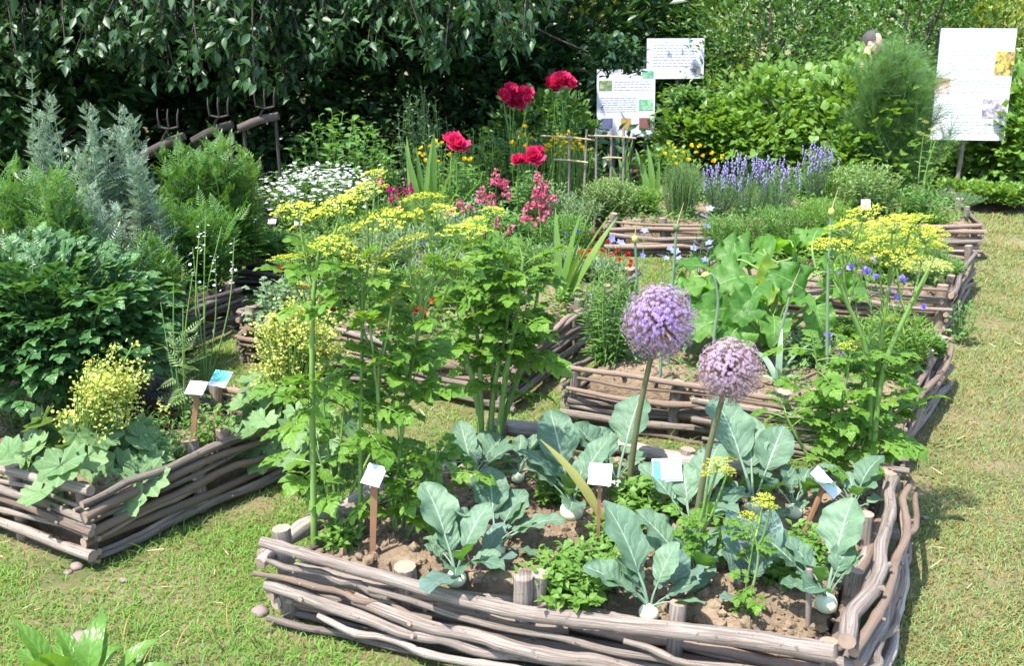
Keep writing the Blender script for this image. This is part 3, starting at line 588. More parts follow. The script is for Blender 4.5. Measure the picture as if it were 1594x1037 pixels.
FEATH = pinnate(6, 1, .09, .46, stalk=.12, up=.15, taper=.6)
TANSY_T = pinnate(7, 1, .09, .34, stalk=.15, up=.1, taper=.7)
LEAFS = small_leaf(1, .42, .3, .15); LEAFN = small_leaf(1, .16, .25, .25); LEAFW = small_leaf(1, .75, .2, .15); NEED = T([[-.05, 0, 0], [.05, 0, 0], [0, 1, 0]], None, [[0, 1, 2]])
LEAFO = blade(4, 3, OVAL, 1, .55, .3, .5); LEAFL = blade(4, 3, LANC, 1, .34, .35, .7)
# ------------------------------------------------------------------ plant generators (local coordinates, root at the base)
def stemc(b, p0, p1, r0, r1, n=7, bow=.06, sides=5, r=rs, mat=0):
    p0, p1 = np.asarray(p0, float), np.asarray(p1, float); L = np.linalg.norm(p1 - p0); m = (p0 + p1) / 2 + np.r_[r.randn(2) * bow * L, .03 * L]
    P = crv([p0, m, p1], n); b.add(tube(P, np.linspace(r0, r1, n), sides, True), mat=mat); return P
def along(P, t):
    i = np.clip(t * (len(P) - 1), 0, len(P) - 1.001); k = i.astype(int); f = (i - k)[:, None]; return P[k] * (1 - f) + P[k + 1] * f
def upright(name, label, cat, loc, h, spread, ns, tm, nl, ls, mat, stem=None, sr=.004, t0=.08, el=(.1, .8), hv=.3, tops=.6, group=None, seed=0, lean=(0, 0), foot=.35, bow=.05, dome=.7, pname='foliage', leafobj=None, nobj=0):
    r = np.random.RandomState(seed + 1000); root = thing(name, label, cat, tuple(loc), group); sb = MB(); fb = MB(); tips = []; k0 = 0
    for k in range(ns):
        q = math.sqrt((k + .5) / ns); a = k * GA + r.uniform(-.3, .3); e = np.array([math.cos(a), math.sin(a)])
        hh = h * (1 - hv * (q ** 2 * dome + (1 - dome) * r.rand())); p0 = np.r_[e * q * spread * foot, 0]; p1 = np.r_[e * q * spread * r.uniform(.75, 1.05) + np.array(lean) * r.uniform(.7, 1.2), hh]
        P = stemc(sb, p0, p1, sr, sr * .5, 7, bow, 4, r); tips.append(P[-1])
        t = np.clip(t0 + (1 - t0) * (np.arange(nl) + r.rand(nl)) / nl, 0, 1); pos = along(P, t); az = np.arange(nl) * 2.4 + r.rand(nl) * .8 + k; ee = el[0] + (el[1] - el[0]) * t + r.uniform(-.25, .25, nl)
        s = ls * (1 - (1 - tops) * t) * r.uniform(.75, 1.2, nl); M = scaled(frames(sph(az, ee), r.uniform(-.5, .5, nl)), s)
        if isinstance(tm, list):
            for c in range(len(tm)): fb.add(tm[c], M[c::len(tm)], pos[c::len(tm)])
        else: fb.add(tm, M, pos)
    sb.obj('stems', stem or M_STEM, root); fb.obj(pname, mat, root, stuff=True)
    return root, np.array(tips)
def flowers(root, me, P, s, name='flower', tilt=.5, seed=0, face=None):
    r = np.random.RandomState(seed + 77)
    for p in np.atleast_2d(P):
        d = np.array([r.randn() * tilt, r.randn() * tilt - .35, 1.]) if face is None else np.asarray(face) + r.randn(3) * tilt * .4
        Z = unit(d); X = unit(np.cross([math.cos(r.rand() * 6), math.sin(r.rand() * 6), .1], Z)); Yv = np.cross(Z, X)
        mk(name, me if not isinstance(me, list) else me[r.randint(len(me))], root, loc=p, M=np.stack([X, Yv, Z], -1) * s * r.uniform(.8, 1.2))
def shrub(name, label, cat, cen, rad, n, tm, ls, mat, group=None, seed=0, nclump=60, trunk=True, down=.0, bark=TBARK, cs=.28, part='crown', hollow=.45, elr=(-.5, .9), pn=2.):
    r = np.random.RandomState(seed + 300); cen = np.asarray(cen, float); rad = np.asarray(rad, float); root = thing(name, label, cat, (cen[0], cen[1], 0), group)
    d = unit(r.randn(nclump, 3)); d[:, 2] = np.abs(d[:, 2]) * (1 - down) + d[:, 2] * down; d = d / (np.sum(np.abs(d) ** pn, 1, keepdims=True) ** (1 / pn)); q = hollow + (1 - hollow) * r.rand(nclump) ** .5; cc = d * q[:, None] * rad
    cc[:, 2] += cen[2]; cc[:, 2] = np.maximum(cc[:, 2], .12)
    k = r.randint(0, nclump, n); g = r.randn(n, 3) * cs * rad * np.array([1, 1, .7]); P = cc[k] + g; P[:, 2] = np.maximum(P[:, 2], .03)
    D = unit(P - [0, 0, cen[2] * .6] + r.randn(n, 3) * .5 * rad.mean()); D[:, 2] = np.clip(D[:, 2], *elr); b = MB(); tms = tm if isinstance(tm, list) else [tm]; M = scaled(frames(D, r.uniform(-.9, .9, n)), ls * r.uniform(.6, 1.3, n))
    for c in range(len(tms)): b.add(tms[c], M[c::len(tms)], P[c::len(tms)])
    b.obj(part, mat, root, stuff=True)
    if trunk:
        b = MB(); tr = max(.012, rad.mean() * .03)
        for c in range(min(nclump, 14)):
            e = cc[c]; b.add(tube(crv([[r.uniform(-.1, .1) * rad[0], r.uniform(-.1, .1) * rad[1], 0], e * [.4, .4, .5], e], 6), np.linspace(tr, tr * .35, 6), 5))
        b.obj('branches', bark, root)
    return root, cc
# ------------------------------------------------------------------ trees and hedges at the back
def Bp(px, Y, z=SZ):
    dep = Y * _c - (z - CH) * _s; return np.array([(px - 797) / F * dep, Y, z])
def hgt(px, py, Y, z=SZ): return A(px, py, Y)[2] - z
def ppm(px, py, Y): return F / (Y / _ray(px, py)[1])

def cherry():
    r = np.random.RandomState(3); root = thing('cherry_tree', 'dark cherry tree with drooping leafy branches across the top of the view', 'tree', (-5.6, 11.4, 0))
    O = np.array([-5.6, 11.4, 0]); b = MB()
    b.add(tube(crv([[0, 0, -.1], [.05, 0, .9], [-.1, .1, 1.8], [.1, 0, 2.8]], 9), np.linspace(.2, .13, 9), 10))
    b.obj('trunk', TBARK, root)
    b = MB(); ends = []
    for k in range(16):
        a = k / 16 * 2 * PI + r.uniform(-.2, .2); e = np.array([math.cos(a) * r.uniform(2.5, 5), math.sin(a) * r.uniform(1.6, 3.2), r.uniform(2.4, 4.2)])
        b.add(tube(crv([[0, 0, 2.2], e * [.4, .4, 0] + [0, 0, 3.2], e], 8), np.linspace(.07, .02, 8), 6)); ends.append(e)
    tm = blade(5, 3, LANC, 1, .48, .3, .5); tml = small_leaf(1, .5, .3, .2)
    # drooping twigs in front: rows of hanging leaves
    LP, LD, twigs = [], [], []
    spots = []
    for k in range(215):
        c_ = r.randint(52); px = -60 + 965 * ((c_ * .618034) % 1) + r.randn() * 16; Y = 8.5 + 1.9 * ((c_ * .7548) % 1) + r.randn() * .12
        low = np.interp(px, [-60, 60, 160, 230, 330, 420, 520, 640, 760, 850, 905], [150, 120, 85, 165, 160, 150, 130, 105, 95, 80, 62]); py = low - 110 * ((c_ * .5698) % 1) ** 1.5 - abs(r.randn()) * 14
        spots.append((px, py, Y))
    for (px, py, Y) in spots:
        e = A(px, py, Y) - O; st = e + np.array([r.uniform(-.5, .5), r.uniform(.3, 1.), r.uniform(.6, 1.1)]); Pc = crv([st, (st + e) / 2 + [0, -.1, .12], e], 9)
        b.add(tube(Pc, np.linspace(.012, .004, 9), 4)); n = r.randint(26, 40); t = 1 - .8 * r.rand(n) ** 1.5; pos = along(Pc, t) + r.randn(n, 3) * .045
        az = r.rand(n) * 2 * PI; LP.append(pos); LD.append(sph(az, r.uniform(-1.2, .05, n)))
    b.obj('branches', TBARK, root)
    LP = np.vstack(LP); LD = np.vstack(LD); M = scaled(frames(LD, r.uniform(-.8, .8, len(LP))), r.uniform(.085, .14, len(LP)))
    me = MB().add(tm).mesh('cherry_leaf', M_CHER); sx, sy = proj(LP + O); order = np.argsort((LP[:, 1]) + 40. * ((sx < 0) | (sx > 1594) | (sy < 0) | (sy > 200)))
    for q in order[:300]: mk('leaf', me, root, loc=LP[q], M=M[q])
    rest = order[300:]; MB().add(tml, M[rest], LP[rest]).obj('foliage', M_CHER, root, stuff=True)
    # the crown overhead, which shades everything below
    n = 26000; P = np.c_[r.uniform(-6.5, 5.6, n), r.uniform(-2.3, 3.4, n), 2.5 + 2.4 * r.rand(n)]; keep = ((P[:, 0] / 5.5) ** 2 + ((P[:, 1] - .5) / 3.) ** 2 < 1 + .3 * r.rand(n)) & (vnoise(P, .8, 77) > .3); P = P[keep]; n = len(P)
    P[:, 2] -= .5 * np.clip(-P[:, 1], 0, 2) * .4
    MB().add(tml, scaled(frames(sph(r.rand(n) * 7, r.uniform(-1.2, .2, n)), r.uniform(-.8, .8, n)), r.uniform(.16, .26, n)), P).obj('crown', M_CHER, root, stuff=True)
cherry()
W_ = [LEAFS, LEAFW]
_r = np.random.RandomState(15); _n = 9000; _P = np.c_[_r.uniform(-9, 1.6, _n), _r.uniform(9.2, 17, _n), _r.rand(_n) ** 1.5 * .75]; _P = _P[vnoise(_P, .7, 21) > .3]
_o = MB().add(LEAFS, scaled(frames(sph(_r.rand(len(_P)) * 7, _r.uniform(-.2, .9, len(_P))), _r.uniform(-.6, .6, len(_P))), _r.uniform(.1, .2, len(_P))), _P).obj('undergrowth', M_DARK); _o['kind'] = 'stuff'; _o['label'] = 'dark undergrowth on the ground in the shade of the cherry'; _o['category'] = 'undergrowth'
GR = 'shrubs and trees closing the garden'
def back(name, label, px, Y, top, hw, n, tm, ls, mat, seed, depth=1., nclump=90, cat='shrub', z0=0, **kw):
    c = Bp(px, Y, 0); H_ = A(px, top, Y)[2]; rx = hw / ppm(px, top + 80, Y); return shrub(name, label, cat, (c[0], c[1], H_ * .5), (rx, depth, H_ * .52), n, tm, ls, mat, GR, seed, nclump, down=.8, pn=5., **kw)
# deep shade at the left, behind the cherry
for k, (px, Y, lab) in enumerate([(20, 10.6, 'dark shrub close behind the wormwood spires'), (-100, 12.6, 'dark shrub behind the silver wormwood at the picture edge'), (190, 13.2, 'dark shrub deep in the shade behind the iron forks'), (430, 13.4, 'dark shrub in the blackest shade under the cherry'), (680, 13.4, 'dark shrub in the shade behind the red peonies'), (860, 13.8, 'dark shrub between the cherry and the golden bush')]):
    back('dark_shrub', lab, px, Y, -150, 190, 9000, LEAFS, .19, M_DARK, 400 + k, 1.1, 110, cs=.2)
for k, (px, Y, lab) in enumerate([(60, 18, 'tall dark tree standing behind the shaded shrubs, first from the edge'), (420, 19, 'tall dark tree behind the shaded middle of the cherry branches'), (800, 19, 'tall dark tree behind the peonies and golden bush'), (1180, 19, 'tall tree behind the hedge between the two posters'), (1560, 19, 'tall tree behind the poster by the path')]):
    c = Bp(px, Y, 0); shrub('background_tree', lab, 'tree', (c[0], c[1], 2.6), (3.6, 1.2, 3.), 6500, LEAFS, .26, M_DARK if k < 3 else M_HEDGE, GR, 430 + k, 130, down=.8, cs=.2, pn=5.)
back('leafy_hedge', 'glossy green hedge shrub above the lavender', 1180, 13.0, -60, 150, 8500, LEAFS, .1, M_HEDGE, 450, 1., 150, cs=.17)
back('leafy_hedge', 'glossy green hedge shrub above the fennel', 1380, 13.4, -60, 150, 8500, LEAFS, .1, M_HEDGE, 451, 1., 150, cs=.17)
back('leafy_hedge', 'glossy green hedge shrub behind the poster beside the path', 1560, 13.8, -50, 140, 6500, LEAFS, .1, M_HEDGE, 452, 1., 130, cs=.17)
back('golden_bush', 'yellow green bush above the poster with five pictures', 950, 15.0, -40, 95, 5000, W_, .085, M_YBUSH, 453, .9, 110, cs=.2)
back('golden_bush', 'yellow green bush behind the upper half hidden poster', 1075, 14.6, 15, 60, 3200, W_, .08, M_YBUSH, 454, .7, 80, cs=.2)
back('golden_bush', 'yellow green bush above the poster beside the path', 1530, 12.9, -10, 70, 2800, W_, .075, M_YBUSH, 455, .5, 70, cs=.2)
hop = blade(5, 3, [.35, .95, .7, 1., .55, .6, .05], 1, .95, .25, .5)
for k, (px, Y, top, hw, lab) in enumerate([(1100, 11.6, 165, 75, 'bright leafy climber below the upper poster'), (1195, 11.3, 125, 75, 'bright leafy climber behind the lavender'), (1318, 10.2, 118, 45, 'bright leafy climber beside the fennel'), (1515, 11.5, 170, 70, 'bright leafy climber around the pole of the poster'), (1590, 10.9, 100, 60, 'bright leafy climber at the picture edge beyond the path'), (845, 11.2, 165, 60, 'dark green broad leaved bush behind the wooden trellis')]):
    back('leafy_climber', lab, px, Y, top, hw, 3800, [hop, LEAFS, hop, LEAFW], .095, M_HOP if k < 5 else M_HEDGE, 460 + k, .6, 60, cs=.22)
# ------------------------------------------------------------------ info posters
def picmat(name, cols, scale=18):
    m, n, l = newmat(name); out = n.new('ShaderNodeOutputMaterial'); p = n.new('ShaderNodeBsdfPrincipled'); tc = n.new('ShaderNodeTexCoord')
    f = noise(n, l, scale, 4, tc.outputs['Object'], .7); c = ramp(n, l, f, [(.36, cols[0]), (.5, cols[1]), (.62, cols[2])]); l.new(c, p.inputs['Base Color']); p.inputs['Roughness'].default_value = .4; l.new(p.outputs[0], out.inputs[0]); return m
PIC = {'gold': picmat('printed_gold', ((.08, .05, .06), (.35, .24, .06), (.75, .55, .05))), 'skin': picmat('printed_portrait', ((.2, .09, .06), (.4, .2, .15), (.5, .45, .42)), 9), 'grey': picmat('printed_grey', ((.12, .1, .13), (.3, .26, .32), (.55, .52, .58))), 'green': picmat('printed_meadow', ((.06, .12, .05), (.16, .22, .1), (.4, .42, .2))), 'teal': picmat('printed_leaves', ((.08, .25, .15), (.15, .38, .22), (.3, .5, .3))),
       'slate': plain('printed_slate', (.12, .12, .22), .4, .3, .1), 'ochre': plain('printed_ochre', (.42, .26, .08), .4, .3, .2), 'brown': plain('printed_brown', (.24, .1, .09), .4, .3, .2)}
def poster(label, tl, tr, bl, Y, W, Hh, yaw, lines, pics, posts, title=None, tilt=.12):
    c = A((tl[0] + tr[0]) / 2, (tl[1] + bl[1]) / 2, Y); root = thing('information_poster', label, 'poster', (c[0], c[1], 0), 'white information posters'); root.rotation_euler = (0, 0, yaw)
    R_ = np.array(Matrix.Rotation(-tilt, 3, 'X')); zc = c[2]
    def on(x, z, lift, sx, sz, name, mat, th=.003, par=None):
        t = box(sx, th, sz); p = R_ @ np.array([x, -lift, z])
        return MB().add(t, R_[None], [[p[0], p[1], p[2] + zc]]).obj(name, mat, par or root, smooth=False)
    t = box(W, .022, Hh); MB().add(t, R_[None], [[0, 0, zc]]).obj('panel', [M_PANELEDGE], root, smooth=False)
    sheet = on(0, 0, .014, W - .006, Hh - .006, 'printed_sheet', M_WHITEP, .004)
    r = np.random.RandomState(int(abs(tl[0]))); tb = MB()
    for (x0, x1, z) in lines:
        x = x0
        while x < x1:
            wd = min(r.uniform(.02, .075), x1 - x); p = R_ @ np.array([x + wd / 2, -.0175, z]); tb.add(box(wd, .002, .0055), R_[None], [[p[0], p[1], p[2] + zc]]); x += wd + .011
    if lines: tb.obj('text_lines', M_INK, sheet, smooth=False, stuff=True)
    if title:
        tb = MB(); x = title[0]
        while x < title[1]:
            wd = r.choice([.014, .018, .01]); p = R_ @ np.array([x, -.0175, title[2]]); tb.add(box(wd, .002, .022), R_[None], [[p[0], p[1], p[2] + zc]]); x += wd + .007 + (.015 if r.rand() < .2 else 0)
        tb.obj('title_line', M_INKB, sheet, smooth=False, stuff=True)
    for (x, z, sx, sz, k) in pics: on(x, z, .0185, sx, sz, 'picture', PIC[k], .002, sheet)
    for x in posts: MB().add(tube(crv([[x, .05, -.05], [x + .01, .06, zc * .5], [x, .04 + tilt * .3, zc + Hh * .3]], 7), .026, 8)).obj('pole', [GSTAKE], root)
    return root
ln = lambda x0, x1, zs: [(x0, x1, z) for z in zs]
poster('white poster with three photographs on a pole by the path end', (1457, 48), (1571, 47), (1455, 216), 10.7, .76, 1.14, -.1, ln(-.28, .14, np.arange(.33, .1, -.028)) + ln(-.2, .36, np.arange(.04, -.1, -.028)) + ln(-.26, .08, np.arange(-.14, -.34, -.028)) + ln(-.2, .36, np.arange(-.38, -.52, -.028)), [(.29, .22, .19, .24, 'gold'), (-.31, -.01, .15, .16, 'skin'), (.24, -.24, .25, .2, 'grey')], (0.0,), (-.2, .18, .5))
poster('white poster with coloured squares standing above the trellis', (932, 113), (1016, 113), (930, 208), 11.6, .68, .76, .12, ln(-.14, .3, np.arange(.24, .12, -.03)) + ln(-.3, .12, np.arange(.06, -.1, -.025)), [(-.24, .2, .15, .11, 'green'), (.25, .32, .13, .08, 'teal'), (.23, -.02, .16, .12, 'teal'), (-.22, -.23, .13, .13, 'slate'), (0., -.23, .12, .13, 'ochre'), (.22, -.23, .13, .13, 'brown')], (-.12, .1))
poster('small pale panel higher up, behind and right of the poster with coloured squares', (1008, 62), (1094, 62), (1006, 120), 12.3, .7, .47, .1, ln(-.27, .25, np.arange(.16, -.12, -.035)), [(.25, -.12, .13, .12, 'grey')], (.05,))
# leafy sprays hanging before the two rear posters
for k, (px, py, Y, hw, lab) in enumerate([(960, 86, 11.0, 34, 'leafy branch hanging in front of the poster with coloured squares'), (1070, 150, 11.5, 30, 'bush top covering the foot of the half hidden poster')]):
    c = A(px, py, Y); root = thing('leafy_branch' if k == 0 else 'small_bush', lab, 'branch' if k == 0 else 'bush', (c[0], c[1], 0)); r = np.random.RandomState(k + 90)
    n = 420 if k == 0 else 900; hwm = hw / 130
    P = np.c_[r.uniform(-1.3, 1.05, n) * hwm, r.randn(n) * .08, c[2] + r.randn(n) * (.09 if k == 0 else .13)] if k == 0 else np.c_[r.randn(n) * hwm * .55, r.randn(n) * .12, r.uniform(.15, 1, n) ** .6 * (c[2] + .1)]
    if k == 0: P[:, 2] += -.12 * P[:, 0]
    MB().add(LEAFO, scaled(frames(sph(r.rand(n) * 7, r.uniform(-.9, .5, n)), r.uniform(-.6, .6, n)), r.uniform(.08, .13, n)), P).obj('foliage', M_CHER if k == 0 else M_HEDGE, root, stuff=True)
    if k == 0: MB().add(tube(crv([[-1.9, .5, 2.5], [-1.0, .1, c[2] + .35], [-.2, 0, c[2]], [hwm, 0, c[2] - .1]], 12), np.linspace(.02, .004, 12), 5)).obj('branch_wood', TBARK, root)
    else: MB().add(tube(np.array([[0, 0, 0], [.02, 0, .6], [0, 0, c[2]]]), .012, 5)).obj('stems', TBARK, root)
# leaning sticks right of the poster
rt = thing('bean_pole_tripod', 'pale bare sticks crossed at the top beside the poster', 'poles', tuple(Bp(1575, 11.2, 0)))
for (dx, tx) in ((-.25, .1), (.45, -.02), (.2, .15)): MB().add(tube(crv([[dx, .1 * dx, 0], [(dx + tx) / 2 + .01, 0, 1.05], [tx, 0, 2.15]], 6), [.014, .014, .013, .012, .011, .009], 6)).obj('pole', [GSTAKE], rt)
# wooden trellis
tre = thing('stick_trellis', 'low trellis of thin brown sticks below the poster with coloured squares', 'trellis', tuple(Bp(910, 9.0, 0))); O = np.array(Bp(910, 9.0, 0))
for (x0, y0, x1, y1) in ((884, 302, 886, 206), (906, 292, 913, 201), (927, 285, 928, 200), (949, 280, 952, 200), (970, 275, 971, 199)):
    a, b = A(x0, y0, 9.0) - O, A(x1, y1, 9.0) - O; a[2] = 0; MB().add(tube(crv([a, (a + b) / 2 + [.008, 0, 0], b], 6), .011, 6)).obj('upright_stick', [GSTAKE], tre)
for (x0, y0, x1, y1) in ((841, 211, 926, 218), (916, 211, 990, 215), (862, 248, 915, 253), (938, 246, 968, 246)):
    a, b = A(x0, y0, 8.975) - O, A(x1, y1, 8.975) - O; MB().add(tube(crv([a, (a + b) / 2 + [0, 0, .006], b], 6), .009, 6)).obj('cross_stick', [M_STRAW], tre)
# iron forks on slanting logs
for k, (lx0, ly0, lx1, ly1, fx, fy, lab) in enumerate([(212, 250, 287, 211, 262, 190, 'rusty three pronged fork fixed over a slanting log, beside the wormwood'), (300, 220, 362, 193, 340, 172, 'rusty three pronged fork over the middle one of three slanting logs'), (372, 200, 434, 180, 412, 158, 'rusty three pronged fork over the farthest slanting log, in the shade')]):
    Yf = 7.9 + .25 * k; a, b = A(lx0, ly0, Yf), A(lx1, ly1, Yf); rt = thing('iron_fork_on_log', lab, 'fork', (a[0], a[1], 0), 'iron forks on slanting logs'); O = np.array([a[0], a[1], 0])
    MB().add(tube(crv([a - O, (a + b) / 2 - O + [0, 0, .015], b - O], 7), [.035, .034, .036, .033, .035, .034, .032], 9, True, 0, 1)).obj('log', [TBARK, TBARK], rt)
    for e in (a * .9 + b * .1, b * .9 + a * .1): MB().add(tube(np.array([[e[0] - O[0], 0.03, 0], [e[0] - O[0], .03, e[2] * .5], [e[0] - O[0], .02, e[2] - .02]]), .014, 7)).obj('support_post', [TBARK], rt)
    f = A(fx, fy, Yf - .05) - O; s = 1 / ppm(fx, fy, Yf); bI = MB()
    for q in (-14, 0, 14): bI.add(tube(crv([f + [q * s, 0, -8 * s], f + [q * s * 1.08, -.01, 8 * s], f + [q * s * 1.15, .02, 20 * s]], 6), [.008, .008, .007, .006, .005, .003], 5))
    bI.add(tube(crv([f + [-15 * s, 0, -7 * s], f + [0, 0, -10 * s], f + [15 * s, 0, -7 * s]], 7), .009, 5)); lo = (a + b) / 2 - O; bI.add(tube(crv([f + [0, 0, -9 * s], f * .5 + lo * .5, lo], 5), .01, 5)); bI.obj('iron_tines', M_IRON, rt)
# ------------------------------------------------------------------ plants in the beds
def loc3(p): return (float(p[0]), float(p[1]), float(p[2]))
def plant(name, label, cat, px, Y, top, hw, ns, tm, nl, ls, mat, seed, z=SZ, **kw):
    h = max(.08, hgt(px, top, Y, z)); b = Bp(px, Y, z + .6 * h); b[2] = z; sp = hw / ppm(px, top, Y); return upright(name, label, cat, loc3(b), h, sp * 1.1, int(ns * 1.6) if ns > 6 else ns, tm, nl, ls, mat, seed=seed, **kw)
# --- kohlrabi
KG = 'kohlrabi plants in the front bed'
def kohlrabi(label, bx, by, tips, size=.04, purple=False, seed=0, extra=5, z=SZ):
    size *= .9; r = np.random.RandomState(seed + 50); b = G(bx, by, z + .01); b[2] = z - .01; root = thing('purple_kohlrabi' if purple else 'kohlrabi', label, 'kohlrabi', loc3(b), KG)
    if not purple:
        t = ico(2, .03, seed); V = t.V.copy(); V[:, 2] = V[:, 2] * .88 + .1 * np.abs(V[:, 2]) ** 3; MB().add(T(V * size, None, t.R), P=[[0, 0, size * .85]]).obj('bulb', M_BULB, root)
    top = np.array([0, 0, size * 1.6 if not purple else .02]); ms = KOHP if purple else KOH
    for k, (tx, ty, dY) in enumerate(tips):
        e = A(tx, ty, b[1] + dY) - b; d = e - top; Ln = np.linalg.norm(d); rl = r.uniform(-.35, .35)
        st = top + np.array([d[0], d[1], 0]) / (Ln + 1e-6) * size * .5; M = frames(d + [0, 0, .12 * Ln], rl)[0] * Ln * 1.04; mk('leaf', ms[r.randint(len(ms))], root, loc=st, M=M)
    for k in range(extra):
        a = r.rand() * 2 * PI; Ln = r.uniform(.15, .29); d = sph(a, r.uniform(.4, 1.15)); mk('leaf', ms[r.randint(len(ms))], root, loc=top + d * size * .4, M=frames(d, r.uniform(-.4, .4))[0] * Ln)
    return root
K = [('kohlrabi with a white bulb close behind the middle of the front log', 710, 905, [(668, 752, .15), (748, 783, .06), (668, 850, 0), (735, 842, -.1), (690, 800, .1)], .04),
     ('kohlrabi with a bulb half hidden, its leaves fanning to the strawberry patch', 772, 862, [(762, 733, .16), (815, 775, .1), (868, 795, .02), (830, 868, -.06)], .038),
     ('kohlrabi with the largest pale bulb, near the yellowing leaf', 890, 803, [(858, 640, .2), (912, 700, .04), (832, 720, .05), (880, 730, -.05)], .052),
     ('kohlrabi with one huge upright leaf behind the first purple globe stem', 960, 762, [(992, 618, .2), (935, 668, .1), (940, 715, 0)], .04),
     ('kohlrabi with a white bulb just behind the right part of the front log', 1010, 958, [(958, 782, .12), (1045, 848, .02), (1078, 905, 0), (975, 905, -.02)], .037),
     ('kohlrabi between the blue plant label and the front log, bulb in shade', 1083, 915, [(1130, 828, .08), (1000, 800, .12), (1100, 860, -.1), (1040, 845, .0)], .04),
     ('kohlrabi with a broad leaf standing just beside the blue plant label', 1075, 835, [(1062, 722, .12), (1112, 690, .2), (1008, 722, .1), (1120, 790, -.05)], .04),
     ('kohlrabi with a tall pointed leaf below the fading globe', 1172, 795, [(1218, 668, .14), (1122, 618, .22), (1118, 745, 0), (1165, 650, .2)], .04),
     ('kohlrabi leaning over the slanted white plant label', 1235, 800, [(1188, 735, .1), (1258, 728, .12), (1215, 800, -.1), (1225, 745, .1), (1300, 760, .05)], .038),
     ('kohlrabi with a white bulb in the corner beside the grey peg', 1285, 945, [(1320, 780, .14), (1182, 828, .1), (1262, 868, -.05), (1332, 865, .03), (1235, 838, .1)], .042),
     ('kohlrabi against the right hand branches of the front bed', 1325, 805, [(1326, 732, .1), (1375, 778, .05), (1290, 805, 0)], .035),
     ('kohlrabi at the back beside the lovage stems', 738, 752, [(716, 656, .14), (742, 690, .06), (792, 692, .05), (690, 722, 0)], .036),
     ('small kohlrabi on open soil at the back of the front bed', 806, 745, [(812, 693, .08), (782, 705, .05), (840, 690, .08)], .03)]
for k, (lab, bx, by, tips, s) in enumerate(K): kohlrabi(lab, bx, by, tips, s, False, k)
kohlrabi('purple stemmed kohlrabi in front of the small yellow flowers', 1165, 935, [(1148, 800, .1), (1192, 850, .05), (1128, 862, 0), (1202, 800, .1)], .02, True, 31, 2)
kohlrabi('purple stemmed kohlrabi beside the shaded soil at the left of the bed', 737, 892, [(702, 800, .1), (782, 818, .1), (800, 865, .0)], .02, True, 32, 1)
kohlrabi('purple stemmed kohlrabi between two white bulbs near the front log', 1042, 945, [(1062, 862, .02), (1085, 878, 0), (1030, 870, .05)], .02, True, 33, 1)
# a long yellowing leaf
yl = bpy.data.objects.new('fallen_leaf', MB().add(blade(10, 5, [.3, .8, 1, .9, .6, .05], .46, .05, .3, .55)).mesh('long_leaf', LM('yellowing_leaf', (.28, .3, .07), (.38, .36, .12), .4))); C.objects.link(yl)
b_ = G(948, 838, SZ); e_ = A(880, 706, b_[1] + .02); m_ = Matrix(frames(e_ - b_ + [0, 0, .12], .5)[0].tolist()).to_4x4(); m_.translation = Vector(b_.tolist()); yl.matrix_basis = m_; tag(yl, 'long yellowing strap leaf arching up beside the plain white label', 'leaf')
# --- tall umbel plants
def umbellifer(name, label, cat, bx, by, stems, umbels, nleaf, ls, me, sr=.012, z=SZ, seed=0, t=(.12, .75), ume=None, group=None, dY=0., el=(-.1, .7), ujit=.12, up=False):
    r = np.random.RandomState(seed + 600); b = G(bx, by, z); root = thing(name, label, cat, loc3(b), group); paths = []
    for si, st in enumerate(stems):
        yj = r.uniform(-.06, .06); pts = [np.r_[(A(st[0][0], st[0][1], b[1]) - b)[:1], yj, -.03]] + [A(x, y, b[1] + dY * (k + 1) / len(st) + yj) - b for k, (x, y) in enumerate(st[1:])]
        P = crv(np.array(pts), 12); n = len(P); w_ = sr * r.uniform(.75, 1.1); MB().add(tube(P, np.linspace(w_, w_ * .4, n) * (1 + .12 * (np.arange(n) % 4 == 0)), 7)).obj('stem', M_STEM, root); paths.append(P)
    tops = np.vstack([p[-5:] for p in paths]); bb = MB()
    for (ux, uy, us) in umbels:
        e = A(ux, uy, b[1] + dY + r.uniform(-ujit, ujit)) - b; q = tops[np.argmin(np.linalg.norm(tops - e + [0, 0, .25], axis=1))]; d = unit(unit(e - q) * .6 + [0, 0, 1]); s = us * .78
        f = e - d * s * .4; bb.add(tube(crv([q, (q + f) / 2 + [0, 0, -.03], f], 6), np.linspace(.0065, .004, 6), 4)); M = frames(np.array([[1, r.uniform(-.3, .3), r.uniform(-.25, .25)]]), r.uniform(-.2, .2))[0] @ np.array(Matrix.Rotation(r.uniform(-.05, .25), 3, 'X')) * s; mk('flower_head', (ume or UMB)[r.randint(len(ume or UMB))], root, loc=e, M=M)
    if umbels: bb.obj('flower_stalks', M_STEM, root)
    for k in range(nleaf):
        P = paths[r.randint(len(paths))]; tt = r.uniform(*t) ; p = along(P, np.array([tt]))[0]; d = sph(r.rand() * 2 * PI, r.uniform(*el)); M = frames(d, r.uniform(-.5, .5))[0] * ls * r.uniform(.65, 1.25) * (1.15 - .45 * tt); mk('leaf', me[r.randint(len(me))], root, loc=p, M=M)
    return root, paths
umbellifer('flowering_parsnip', 'tall flowering parsnip at the left corner of the front bed', 'parsnip', 492, 830, [[(492, 830), (486, 640), (487, 480), (496, 390)]], [(464, 331, .1), (492, 342, .11), (520, 384, .1), (481, 400, .06), (447, 406, .08), (530, 322, .1), (470, 445, .05), (510, 430, .06)], 32, .22, LOV, .012, seed=1, t=(.25, .98), el=(-.1, .9))
